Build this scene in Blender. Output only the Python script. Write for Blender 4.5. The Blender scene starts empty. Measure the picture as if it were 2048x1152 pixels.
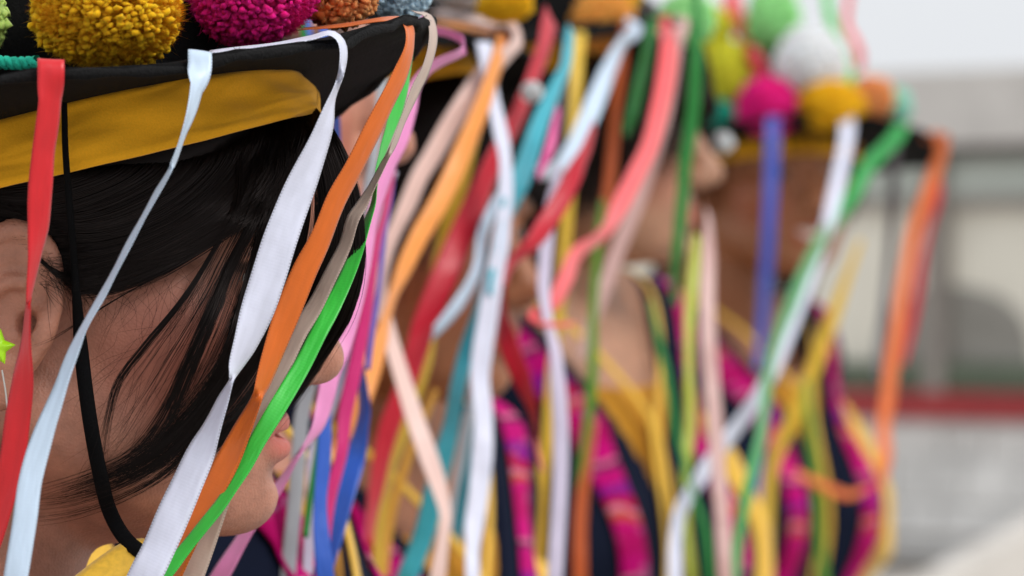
import bpy, bmesh, math, random
import numpy as np
from mathutils import Vector
rng = np.random.default_rng(11)
random.seed(11)
R = math.radians
sc = bpy.context.scene
col = sc.collection

# ------------------------------------------------------------------ camera, sky, sun, exposure
FPX = 7500.0            # focal length in pixels of a 2048 wide frame
CZ = 1.5                # eye height
cam_d = bpy.data.cameras.new('camera')
cam = bpy.data.objects.new('camera', cam_d)
col.objects.link(cam)
cam.location = (0, 0, CZ)
cam.rotation_euler = (R(90), 0, 0)
cam_d.sensor_width = 36
cam_d.lens = 36 * FPX / 2048
cam_d.clip_start = 0.05
cam_d.clip_end = 2000
cam_d.dof.use_dof = True
cam_d.dof.focus_distance = 1.372
cam_d.dof.aperture_fstop = 11.0
cam_d.dof.aperture_blades = 0
sc.camera = cam

SUN_EL, SUN_AZ = 50, 122          # azimuth clockwise from +Y (away from camera) towards +X
world = bpy.data.worlds.new('World')
sc.world = world
world.use_nodes = True
nt = world.node_tree
bg = nt.nodes['Background']
sky = nt.nodes.new('ShaderNodeTexSky')
sky.sky_type = 'NISHITA'
sky.sun_disc = False
sky.sun_elevation = R(SUN_EL)
sky.sun_rotation = R(SUN_AZ)
sky.air_density = 1.0
sky.dust_density = 6.0
sky.ozone_density = 1.0
hs = nt.nodes.new('ShaderNodeHueSaturation')
hs.inputs['Saturation'].default_value = 0.10
# cloud cover: one even overcast white laid over the clear sky
mx = nt.nodes.new('ShaderNodeMix')
mx.data_type = 'RGBA'
mx.inputs['Factor'].default_value = 0.75
mx.inputs['B'].default_value = (6.9, 7.1, 7.4, 1)
nt.links.new(sky.outputs['Color'], hs.inputs['Color'])
nt.links.new(hs.outputs['Color'], mx.inputs['A'])
nt.links.new(mx.outputs['Result'], bg.inputs['Color'])
bg.inputs['Strength'].default_value = 0.12
sun_d = bpy.data.lights.new('sun', 'SUN')
sun_d.energy = 1.5
sun_d.angle = R(25)
sun_d.color = (1.0, 0.97, 0.93)
sun = bpy.data.objects.new('sun', sun_d)
col.objects.link(sun)
sd = Vector((math.sin(R(SUN_AZ)) * math.cos(R(SUN_EL)), math.cos(R(SUN_AZ)) * math.cos(R(SUN_EL)), math.sin(R(SUN_EL))))
sun.rotation_euler = sd.to_track_quat('Z', 'Y').to_euler()
sc.view_settings.view_transform = 'Standard'
sc.view_settings.look = 'None'
sc.view_settings.exposure = 0.28
sc.view_settings.gamma = 1.0
sc.cycles.use_denoising = True
sc.cycles.max_bounces = 8
sc.cycles.transparent_max_bounces = 8

# ------------------------------------------------------------------ helpers
def P(u, v, d):
    """the world point that stands d metres away along the ray of pixel u, v"""
    u = np.asarray(u, float); v = np.asarray(v, float); d = np.asarray(d, float)
    return np.stack([(u - 1024) / FPX * d, d + 0 * u, CZ - (v - 576) / FPX * d], -1)

def srgb(r, g, b):
    f = lambda c: ((c / 255 + 0.055) / 1.055) ** 2.4 if c > 10 else c / 255 / 12.92
    return (f(r), f(g), f(b), 1)

def empty(name, loc, label, cat, group=None):
    o = bpy.data.objects.new(name, None)
    o.location = loc
    o.empty_display_size = 0.05
    col.objects.link(o)
    o['label'] = label
    o['category'] = cat
    if group:
        o['group'] = group
    return o

def root_loc(o):
    p = np.zeros(3)
    while o is not None:
        p += np.array(o.location)
        o = o.parent
    return p

def mesh_obj(name, verts, faces, mat=None, parent=None, smooth=True, uv=None, label=None):
    """verts in world space; the object gets its parent's origin"""
    me = bpy.data.meshes.new(name)
    v = np.asarray(verts, np.float64)
    if parent is not None:
        v = v - root_loc(parent)
    if isinstance(faces, np.ndarray):
        n, k = faces.shape
        me.vertices.add(len(v)); me.vertices.foreach_set('co', v.astype(np.float32).ravel())
        me.loops.add(n * k); me.loops.foreach_set('vertex_index', faces.astype(np.int32).ravel())
        me.polygons.add(n); me.polygons.foreach_set('loop_start', np.arange(0, n * k, k, dtype=np.int32))
        me.polygons.foreach_set('loop_total', np.full(n, k, np.int32))
        me.update(calc_edges=True)
        me.validate()
    else:
        me.from_pydata(v.tolist(), [], faces)
    if smooth:
        me.polygons.foreach_set('use_smooth', np.ones(len(me.polygons), bool))
    if uv is not None:
        lay = me.uv_layers.new(name='UVMap')
        idx = np.zeros(len(me.loops), np.int32)
        me.loops.foreach_get('vertex_index', idx)
        lay.data.foreach_set('uv', np.asarray(uv, np.float32)[idx].ravel())
    if mat is not None:
        me.materials.append(mat)
    o = bpy.data.objects.new(name, me)
    col.objects.link(o)
    if parent is not None:
        o.parent = parent
    if label:
        o['label'] = label
    return o

def vattr(o, name, vals):
    a = o.data.attributes.new(name, 'FLOAT', 'POINT')
    a.data.foreach_set('value', np.asarray(vals, np.float32))

def grid_faces(nu, nv, close_u=False):
    f = []
    for i in range(nu if close_u else nu - 1):
        j = np.arange(nv - 1)
        a = i * nv + j
        b = ((i + 1) % nu) * nv + j
        f.append(np.stack([a, b, b + 1, a + 1], -1))
    return np.concatenate(f)

def catmull(pts, n):
    """smooth resampling of a polyline, any number of columns, by centripetal arc length"""
    p = np.asarray(pts, float)
    d2 = ((p[1:, :2] - p[:-1, :2]) ** 2).sum(1)
    if p.shape[1] > 3:
        d2 = d2 + ((p[1:, 3] - p[:-1, 3]) * 5000) ** 2
    seg = np.sqrt(d2) ** 0.8 + 1e-6
    t = np.concatenate([[0], np.cumsum(seg)])
    tt = np.linspace(0, t[-1], n)
    m = np.zeros_like(p)
    m[1:-1] = (p[2:] - p[:-2]) / (t[2:] - t[:-2])[:, None]
    m[0] = (p[1] - p[0]) / seg[0]
    m[-1] = (p[-1] - p[-2]) / seg[-1]
    k = np.clip(np.searchsorted(t, tt, 'right') - 1, 0, len(p) - 2)
    h = seg[k][:, None]
    s = ((tt - t[k]) / seg[k])[:, None]
    return ((2 * s**3 - 3 * s**2 + 1) * p[k] + (s**3 - 2 * s**2 + s) * h * m[k]
            + (-2 * s**3 + 3 * s**2) * p[k + 1] + (s**3 - s**2) * h * m[k + 1])

def norm(a):
    return a / np.maximum(np.linalg.norm(a, axis=-1, keepdims=True), 1e-9)

def tube(pts, rad, sides=8, cap=True):
    p = np.asarray(pts, float)
    t = norm(np.gradient(p, axis=0))
    ref = np.array([0.13, 0.95, 0.27])
    a = norm(np.cross(t, ref)); b = np.cross(t, a)
    ang = np.linspace(0, 2 * math.pi, sides, endpoint=False)
    r = np.broadcast_to(np.asarray(rad, float), (len(p),))[:, None, None]
    v = p[:, None] + r * (np.cos(ang)[None, :, None] * a[:, None] + np.sin(ang)[None, :, None] * b[:, None])
    n = len(p)
    f = []
    for j in range(sides):
        i = np.arange(n - 1)
        k = (j + 1) % sides
        f.append(np.stack([i * sides + j, i * sides + k, (i + 1) * sides + k, (i + 1) * sides + j], -1))
    return v.reshape(-1, 3), np.concatenate(f)

def box_part(name, lo, hi, mat, parent, frame=None, bevel=0.0):
    x0, y0, z0 = lo; x1, y1, z1 = hi
    bm = bmesh.new()
    vs = [bm.verts.new(c) for c in [(x0, y0, z0), (x1, y0, z0), (x1, y1, z0), (x0, y1, z0), (x0, y0, z1), (x1, y0, z1), (x1, y1, z1), (x0, y1, z1)]]
    for q in [(3, 2, 1, 0), (4, 5, 6, 7), (0, 1, 5, 4), (1, 2, 6, 5), (2, 3, 7, 6), (3, 0, 4, 7)]:
        bm.faces.new([vs[i] for i in q])
    if bevel:
        bmesh.ops.bevel(bm, geom=bm.edges[:], offset=bevel, segments=2, affect='EDGES', profile=0.5)
    bm.verts.ensure_lookup_table()
    v = np.array([w.co[:] for w in bm.verts])
    f = [[w.index for w in q.verts] for q in bm.faces]
    bm.verts.index_update()
    f = [[w.index for w in q.verts] for q in bm.faces]
    bm.free()
    if frame is not None:
        v = frame(v)
    return mesh_obj(name, v, f, mat, parent, smooth=False)

# ------------------------------------------------------------------ materials
def new_mat(name):
    m = bpy.data.materials.new(name)
    m.use_nodes = True
    t = m.node_tree
    return m, t, t.nodes, t.links, t.nodes['Principled BSDF']

def nd(ns, typ, **kw):
    n = ns.new(typ)
    for k, v in kw.items():
        if hasattr(n, k):
            setattr(n, k, v)
        else:
            n.inputs[k].default_value = v
    return n

_satin = {}
def satin(name, c, trans=0.20, rib=1.0):
    """satin ribbon: cross ribs, picot selvage, light passing through"""
    if name in _satin:
        return _satin[name]
    m, t, ns, ln, b = new_mat('satin_' + name)
    tc = nd(ns, 'ShaderNodeTexCoord')
    sep = nd(ns, 'ShaderNodeSeparateXYZ')
    ln.new(tc.outputs['UV'], sep.inputs[0])
    # distance from the middle of the ribbon, 0..1
    s1 = nd(ns, 'ShaderNodeMath', operation='SUBTRACT'); s1.inputs[1].default_value = 0.5
    ln.new(sep.outputs['Y'], s1.inputs[0])
    s2 = nd(ns, 'ShaderNodeMath', operation='ABSOLUTE'); ln.new(s1.outputs[0], s2.inputs[0])
    edge = nd(ns, 'ShaderNodeMapRange'); edge.inputs['From Min'].default_value = 0.435; edge.inputs['From Max'].default_value = 0.47
    ln.new(s2.outputs[0], edge.inputs['Value'])
    wv = nd(ns, 'ShaderNodeMath', operation='MULTIPLY'); wv.inputs[1].default_value = 2 * math.pi / 0.0012
    ln.new(sep.outputs['X'], wv.inputs[0])
    sn = nd(ns, 'ShaderNodeMath', operation='SINE'); ln.new(wv.outputs[0], sn.inputs[0])
    # long soft unevenness of the dye and weave
    mp = nd(ns, 'ShaderNodeMapping'); mp.inputs['Scale'].default_value = (60, 3, 1)
    ln.new(tc.outputs['UV'], mp.inputs['Vector'])
    nz = nd(ns, 'ShaderNodeTexNoise'); nz.inputs['Scale'].default_value = 1.2; nz.inputs['Detail'].default_value = 4
    ln.new(mp.outputs[0], nz.inputs['Vector'])
    mp2 = nd(ns, 'ShaderNodeMapping'); mp2.inputs['Scale'].default_value = (900, 14, 1)
    ln.new(tc.outputs['UV'], mp2.inputs['Vector'])
    nz2 = nd(ns, 'ShaderNodeTexNoise'); nz2.inputs['Scale'].default_value = 1.0; nz2.inputs['Detail'].default_value = 3
    ln.new(mp2.outputs[0], nz2.inputs['Vector'])
    k1 = nd(ns, 'ShaderNodeMapRange'); k1.inputs['To Min'].default_value = 0.86; k1.inputs['To Max'].default_value = 1.1
    ln.new(nz.outputs['Fac'], k1.inputs['Value'])
    k2 = nd(ns, 'ShaderNodeMapRange'); k2.inputs['From Min'].default_value = -1; k2.inputs['To Min'].default_value = 0.62; k2.inputs['To Max'].default_value = 1.0
    ln.new(sn.outputs[0], k2.inputs['Value'])
    km = nd(ns, 'ShaderNodeMix', data_type='FLOAT'); km.inputs['A'].default_value = 1.0
    ln.new(edge.outputs[0], km.inputs['Factor']); ln.new(k2.outputs[0], km.inputs['B'])
    kk = nd(ns, 'ShaderNodeMath', operation='MULTIPLY'); ln.new(k1.outputs[0], kk.inputs[0]); ln.new(km.outputs['Result'], kk.inputs[1])
    cm = nd(ns, 'ShaderNodeVectorMath', operation='SCALE'); cm.inputs[0].default_value = c[:3]
    ln.new(kk.outputs[0], cm.inputs['Scale'])
    ln.new(cm.outputs[0], b.inputs['Base Color'])
    b.inputs['Roughness'].default_value = 0.36
    b.inputs['Specular IOR Level'].default_value = 0.5
    b.inputs['Anisotropic'].default_value = 0.5
    b.inputs['Sheen Weight'].default_value = 0.15
    hgt = nd(ns, 'ShaderNodeMath', operation='MULTIPLY_ADD'); hgt.inputs[1].default_value = 0.22 * rib
    ln.new(sn.outputs[0], hgt.inputs[0]); ln.new(nz2.outputs['Fac'], hgt.inputs[2])
    bp = nd(ns, 'ShaderNodeBump'); bp.inputs['Strength'].default_value = 0.16; bp.inputs['Distance'].default_value = 0.0002
    ln.new(hgt.outputs[0], bp.inputs['Height'])
    mp3 = nd(ns, 'ShaderNodeMapping'); mp3.inputs['Scale'].default_value = (45, 1.1, 1); mp3.inputs['Rotation'].default_value = (0, 0, 0.06)
    ln.new(tc.outputs['UV'], mp3.inputs['Vector'])
    nz3 = nd(ns, 'ShaderNodeTexNoise'); nz3.inputs['Scale'].default_value = 1.0; nz3.inputs['Detail'].default_value = 2.5
    ln.new(mp3.outputs[0], nz3.inputs['Vector'])
    bp3 = nd(ns, 'ShaderNodeBump'); bp3.inputs['Strength'].default_value = 0.55; bp3.inputs['Distance'].default_value = 0.0022
    ln.new(nz3.outputs['Fac'], bp3.inputs['Height']); ln.new(bp3.outputs[0], bp.inputs['Normal'])
    ln.new(bp.outputs[0], b.inputs['Normal'])
    tr = nd(ns, 'ShaderNodeBsdfTranslucent'); ln.new(cm.outputs[0], tr.inputs['Color'])
    mix = nd(ns, 'ShaderNodeMixShader'); mix.inputs[0].default_value = trans
    ln.new(b.outputs[0], mix.inputs[1]); ln.new(tr.outputs[0], mix.inputs[2])
    ln.new(mix.outputs[0], ns['Material Output'].inputs['Surface'])
    _satin[name] = m
    return m

_yarn = {}
def yarn(name, c):
    if name in _yarn:
        return _yarn[name]
    m, t, ns, ln, b = new_mat('yarn_' + name)
    at = nd(ns, 'ShaderNodeAttribute'); at.attribute_name = 'rnd'
    mr = nd(ns, 'ShaderNodeMapRange'); mr.inputs['To Min'].default_value = 0.80; mr.inputs['To Max'].default_value = 1.12
    ln.new(at.outputs['Fac'], mr.inputs['Value'])
    cm = nd(ns, 'ShaderNodeVectorMath', operation='SCALE'); cm.inputs[0].default_value = c[:3]
    ln.new(mr.outputs[0], cm.inputs['Scale'])
    ln.new(cm.outputs[0], b.inputs['Base Color'])
    b.inputs['Roughness'].default_value = 0.95
    b.inputs['Specular IOR Level'].default_value = 0.1
    b.inputs['Sheen Weight'].default_value = 0.9
    b.inputs['Sheen Roughness'].default_value = 0.7
    b.inputs['Sheen Tint'].default_value = (min(1, c[0] * 1.1 + 0.05), min(1, c[1] * 1.1 + 0.05), min(1, c[2] * 1.1 + 0.02), 1)
    tc = nd(ns, 'ShaderNodeTexCoord')
    nz = nd(ns, 'ShaderNodeTexNoise'); nz.inputs['Scale'].default_value = 45; nz.inputs['Detail'].default_value = 5; nz.inputs['Roughness'].default_value = 0.7
    ln.new(tc.outputs['Object'], nz.inputs['Vector'])
    bp = nd(ns, 'ShaderNodeBump'); bp.inputs['Strength'].default_value = 0.45; bp.inputs['Distance'].default_value = 0.01
    ln.new(nz.outputs['Fac'], bp.inputs['Height']); ln.new(bp.outputs[0], b.inputs['Normal'])
    b.inputs['Subsurface Weight'].default_value = 0.7
    b.inputs['Subsurface Radius'].default_value = (1.0, 0.8, 0.7)
    b.inputs['Subsurface Scale'].default_value = 0.0035
    _yarn[name] = m
    return m

def cloth(name, c, scale=900, rough=0.85, var=0.25, sheen=0.2, bump=0.3, dist=0.0006, spec=0.25):
    m, t, ns, ln, b = new_mat(name)
    tc = nd(ns, 'ShaderNodeTexCoord')
    n1 = nd(ns, 'ShaderNodeTexNoise'); n1.inputs['Scale'].default_value = scale; n1.inputs['Detail'].default_value = 4
    n2 = nd(ns, 'ShaderNodeTexNoise'); n2.inputs['Scale'].default_value = scale / 45; n2.inputs['Detail'].default_value = 4
    ln.new(tc.outputs['Object'], n1.inputs['Vector']); ln.new(tc.outputs['Object'], n2.inputs['Vector'])
    ad = nd(ns, 'ShaderNodeMath', operation='MULTIPLY'); ln.new(n1.outputs['Fac'], ad.inputs[0]); ln.new(n2.outputs['Fac'], ad.inputs[1])
    mr = nd(ns, 'ShaderNodeMapRange'); mr.inputs['From Min'].default_value = 0.1; mr.inputs['From Max'].default_value = 0.42
    mr.inputs['To Min'].default_value = 1 - var; mr.inputs['To Max'].default_value = 1 + var
    ln.new(ad.outputs[0], mr.inputs['Value'])
    cm = nd(ns, 'ShaderNodeVectorMath', operation='SCALE'); cm.inputs[0].default_value = c[:3]
    ln.new(mr.outputs[0], cm.inputs['Scale']); ln.new(cm.outputs[0], b.inputs['Base Color'])
    b.inputs['Roughness'].default_value = rough
    b.inputs['Specular IOR Level'].default_value = spec
    b.inputs['Sheen Weight'].default_value = sheen
    bp = nd(ns, 'ShaderNodeBump'); bp.inputs['Strength'].default_value = bump; bp.inputs['Distance'].default_value = dist
    ln.new(n1.outputs['Fac'], bp.inputs['Height']); ln.new(bp.outputs[0], b.inputs['Normal'])
    return m

def skin_mat(name, c):
    m, t, ns, ln, b = new_mat(name)
    tc = nd(ns, 'ShaderNodeTexCoord')
    n1 = nd(ns, 'ShaderNodeTexNoise'); n1.inputs['Scale'].default_value = 85; n1.inputs['Detail'].default_value = 8; n1.inputs['Roughness'].default_value = 0.7
    ln.new(tc.outputs['Object'], n1.inputs['Vector'])
    mr = nd(ns, 'ShaderNodeMapRange'); mr.inputs['From Min'].default_value = 0.3; mr.inputs['From Max'].default_value = 0.7
    mr.inputs['To Min'].default_value = 0.76; mr.inputs['To Max'].default_value = 1.20
    ln.new(n1.outputs['Fac'], mr.inputs['Value'])
    cm = nd(ns, 'ShaderNodeVectorMath', operation='SCALE'); cm.inputs[0].default_value = c[:3]
    ln.new(mr.outputs[0], cm.inputs['Scale'])
    lip = nd(ns, 'ShaderNodeAttribute'); lip.attribute_name = 'lip'
    m1 = nd(ns, 'ShaderNodeMix', data_type='RGBA'); m1.inputs['B'].default_value = (c[0] * 1.12, c[1] * 0.62, c[2] * 0.68, 1)
    ln.new(lip.outputs['Fac'], m1.inputs['Factor']); ln.new(cm.outputs[0], m1.inputs['A'])
    red = nd(ns, 'ShaderNodeAttribute'); red.attribute_name = 'blush'
    m3 = nd(ns, 'ShaderNodeMix', data_type='RGBA'); m3.inputs['B'].default_value = (c[0] * 1.02, c[1] * 0.74, c[2] * 0.76, 1)
    ln.new(red.outputs['Fac'], m3.inputs['Factor']); ln.new(m1.outputs['Result'], m3.inputs['A'])
    br = nd(ns, 'ShaderNodeAttribute'); br.attribute_name = 'brow'
    m2 = nd(ns, 'ShaderNodeMix', data_type='RGBA'); m2.inputs['B'].default_value = (0.015, 0.01, 0.008, 1)
    ln.new(br.outputs['Fac'], m2.inputs['Factor']); ln.new(m3.outputs['Result'], m2.inputs['A'])
    ln.new(m2.outputs['Result'], b.inputs['Base Color'])
    b.inputs['Subsurface Weight'].default_value = 0.12
    b.inputs['Subsurface Radius'].default_value = (1.0, 0.35, 0.2)
    b.inputs['Subsurface Scale'].default_value = 0.006
    b.inputs['Roughness'].default_value = 0.46
    b.inputs['Specular IOR Level'].default_value = 0.42
    vo = nd(ns, 'ShaderNodeTexVoronoi'); vo.inputs['Scale'].default_value = 950
    ln.new(tc.outputs['Object'], vo.inputs['Vector'])
    bp = nd(ns, 'ShaderNodeBump'); bp.inputs['Strength'].default_value = 0.38; bp.inputs['Distance'].default_value = 0.0005
    ln.new(vo.outputs['Distance'], bp.inputs['Height']); ln.new(bp.outputs[0], b.inputs['Normal'])
    return m

def hair_mat(name, c, rough=0.36):
    m, t, ns, ln, b = new_mat(name)
    at = nd(ns, 'ShaderNodeAttribute'); at.attribute_name = 'rnd'
    mr = nd(ns, 'ShaderNodeMapRange'); mr.inputs['To Min'].default_value = 0.5; mr.inputs['To Max'].default_value = 1.7
    ln.new(at.outputs['Fac'], mr.inputs['Value'])
    cm = nd(ns, 'ShaderNodeVectorMath', operation='SCALE'); cm.inputs[0].default_value = c
    ln.new(mr.outputs[0], cm.inputs['Scale']); ln.new(cm.outputs[0], b.inputs['Base Color'])
    b.inputs['Roughness'].default_value = rough
    b.inputs['Specular IOR Level'].default_value = 0.17
    b.inputs['Specular Tint'].default_value = (1.0, 0.86, 0.84, 1)
    return m

def plain(name, c, rough=0.6, metal=0.0, var=0.15, scale=8, bump=0.15):
    m, t, ns, ln, b = new_mat(name)
    tc = nd(ns, 'ShaderNodeTexCoord')
    n1 = nd(ns, 'ShaderNodeTexNoise'); n1.inputs['Scale'].default_value = scale; n1.inputs['Detail'].default_value = 6; n1.inputs['Roughness'].default_value = 0.65
    ln.new(tc.outputs['Object'], n1.inputs['Vector'])
    mr = nd(ns, 'ShaderNodeMapRange'); mr.inputs['From Min'].default_value = 0.3; mr.inputs['From Max'].default_value = 0.7
    mr.inputs['To Min'].default_value = 1 - var; mr.inputs['To Max'].default_value = 1 + var
    ln.new(n1.outputs['Fac'], mr.inputs['Value'])
    cm = nd(ns, 'ShaderNodeVectorMath', operation='SCALE'); cm.inputs[0].default_value = c[:3]
    ln.new(mr.outputs[0], cm.inputs['Scale']); ln.new(cm.outputs[0], b.inputs['Base Color'])
    b.inputs['Roughness'].default_value = rough
    b.inputs['Metallic'].default_value = metal
    if bump:
        bp = nd(ns, 'ShaderNodeBump'); bp.inputs['Strength'].default_value = bump; bp.inputs['Distance'].default_value = 0.02
        ln.new(n1.outputs['Fac'], bp.inputs['Height']); ln.new(bp.outputs[0], b.inputs['Normal'])
    return m

def woven_mat(name, seed):
    """hand-woven magenta band: blocks of magenta, purple and red, pale weft bars"""
    m, t, ns, ln, b = new_mat(name)
    tc = nd(ns, 'ShaderNodeTexCoord')
    mp = nd(ns, 'ShaderNodeMapping'); mp.inputs['Location'].default_value = (seed * 0.37, 0, 0)
    ln.new(tc.outputs['UV'], mp.inputs['Vector'])
    sep = nd(ns, 'ShaderNodeSeparateXYZ'); ln.new(mp.outputs[0], sep.inputs[0])
    wn = nd(ns, 'ShaderNodeTexNoise'); wn.inputs['Scale'].default_value = 26; wn.inputs['Detail'].default_value = 2
    ln.new(mp.outputs[0], wn.inputs['Vector'])
    wa = nd(ns, 'ShaderNodeMath', operation='MULTIPLY_ADD'); wa.inputs[1].default_value = 0.028
    ln.new(wn.outputs['Fac'], wa.inputs[0]); ln.new(sep.outputs['X'], wa.inputs[2])
    sc1 = nd(ns, 'ShaderNodeMath', operation='MULTIPLY'); sc1.inputs[1].default_value = 1 / 0.115
    ln.new(wa.outputs[0], sc1.inputs[0])
    fr = nd(ns, 'ShaderNodeMath', operation='FRACT'); ln.new(sc1.outputs[0], fr.inputs[0])
    r1 = nd(ns, 'ShaderNodeValToRGB'); r1.color_ramp.interpolation = 'CONSTANT'
    cols = [(0.0, (0.50, 0.0, 0.13)), (0.22, (0.60, 0.0, 0.19)), (0.36, (0.60, 0.16, 0.28)), (0.40, (0.10, 0.01, 0.06)), (0.44, (0.52, 0.0, 0.17)),
            (0.62, (0.26, 0.005, 0.24)), (0.74, (0.45, 0.0, 0.06)), (0.84, (0.62, 0.20, 0.30)), (0.88, (0.55, 0.06, 0.02)), (0.93, (0.55, 0.0, 0.17))]
    while len(r1.color_ramp.elements) < len(cols):
        r1.color_ramp.elements.new(0.5)
    for e, (p, cc) in zip(r1.color_ramp.elements, cols):
        e.position = p; e.color = (*cc, 1)
    ln.new(fr.outputs[0], r1.inputs[0])
    ck = nd(ns, 'ShaderNodeTexNoise'); ck.inputs['Scale'].default_value = 60; ck.inputs['Detail'].default_value = 2
    ln.new(mp.outputs[0], ck.inputs['Vector'])
    r2 = nd(ns, 'ShaderNodeValToRGB'); r2.color_ramp.elements[0].position = 0.62; r2.color_ramp.elements[1].position = 0.68
    ln.new(ck.outputs['Fac'], r2.inputs[0])
    mix = nd(ns, 'ShaderNodeMix', data_type='RGBA'); mix.inputs['B'].default_value = (0.50, 0.12, 0.28, 1)
    ln.new(r2.outputs['Color'], mix.inputs['Factor']); ln.new(r1.outputs['Color'], mix.inputs['A'])
    dk = nd(ns, 'ShaderNodeVectorMath', operation='SCALE'); dk.inputs['Scale'].default_value = 0.78
    ln.new(mix.outputs['Result'], dk.inputs[0]); ln.new(dk.outputs[0], b.inputs['Base Color'])
    b.inputs['Roughness'].default_value = 0.9
    b.inputs['Specular IOR Level'].default_value = 0.15
    return m

M_FELT = cloth('black_felt', (0.0042, 0.0040, 0.0042, 1), 700, 0.9, 0.5, 0.0, 0.6, 0.0008, 0.10)
M_BIND = cloth('black_binding', (0.0055, 0.0053, 0.0056, 1), 900, 0.8, 0.5, 0.0, 0.9, 0.0012, 0.16)
M_BAND = cloth('yellow_cotton', (0.86, 0.40, 0.012, 1), 1300, 0.85, 0.08, 0.1, 0.35, 0.0004, 0.2)
def wrinkle(m, amp=0.0045):
    t = m.node_tree; ns, ln = t.nodes, t.links
    b = ns['Principled BSDF']
    tc = nd(ns, 'ShaderNodeTexCoord'); mp = nd(ns, 'ShaderNodeMapping'); mp.inputs['Scale'].default_value = (16, 1.5, 1); mp.inputs['Rotation'].default_value = (0, 0, 0.35)
    ln.new(tc.outputs['UV'], mp.inputs['Vector'])
    n1 = nd(ns, 'ShaderNodeTexNoise'); n1.inputs['Scale'].default_value = 1.3; n1.inputs['Detail'].default_value = 1.0; n1.inputs['Distortion'].default_value = 0.8
    ln.new(mp.outputs[0], n1.inputs['Vector'])
    old = b.inputs['Normal'].links[0].from_node
    bp = nd(ns, 'ShaderNodeBump'); bp.inputs['Strength'].default_value = 0.8; bp.inputs['Distance'].default_value = amp
    ln.new(n1.outputs['Fac'], bp.inputs['Height']); ln.new(bp.outputs[0], old.inputs['Normal'])
    return m
wrinkle(M_BAND)
M_YEL = cloth('yellow_satin_cloth', (0.72, 0.42, 0.035, 1), 500, 0.6, 0.15, 0.2, 0.2, 0.0006, 0.35)
M_BLOUSE = cloth('mustard_cloth', (0.46, 0.205, 0.008, 1), 500, 0.75, 0.2, 0.1, 0.3, 0.0008, 0.25)
M_NAVY = cloth('navy_cloth', (0.0045, 0.0075, 0.021, 1), 600, 0.9, 0.3, 0.0, 0.3, 0.0006, 0.12)
M_STRAP = cloth('black_elastic', (0.0035, 0.0035, 0.004, 1), 1500, 0.85, 0.4, 0.0, 0.5, 0.0004, 0.08)
M_HAIR = hair_mat('black_hair', (0.0042, 0.0026, 0.0022), 0.42)
M_HAIR2 = hair_mat('dark_brown_hair', (0.014, 0.009, 0.007), 0.45)
SK1 = skin_mat('skin_warm_brown', (0.430, 0.188, 0.124, 1))
SK2 = skin_mat('skin_deep_brown', (0.34, 0.130, 0.056, 1))
SK3 = skin_mat('skin_tan', (0.42, 0.215, 0.13, 1))
M_EYE = None
M_TEETH = plain('teeth', (0.72, 0.68, 0.60, 1), 0.3, bump=0)

# ------------------------------------------------------------------ signed distance modelling
def ell(p, c, r):
    q = p - np.array(c, np.float32)
    r = np.array(r, np.float32)
    k0 = np.sqrt(((q / r) ** 2).sum(-1)) + 1e-6
    k1 = np.sqrt(((q / (r * r)) ** 2).sum(-1)) + 1e-6
    return k0 * (k0 - 1) / k1

def cap(p, a, b, ra, rb):
    a = np.array(a, np.float32); b = np.array(b, np.float32)
    ab = b - a
    t = np.clip(((p - a) @ ab) / (ab @ ab), 0, 1)
    return np.linalg.norm(p - a - t[..., None] * ab, axis=-1) - (ra + (rb - ra) * t)

def smin(a, b, k):
    h = np.clip(0.5 + 0.5 * (b - a) / k, 0, 1)
    return b + (a - b) * h - k * h * (1 - h)

def ssub(a, b, k):
    return -smin(-a, b, k)

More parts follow.
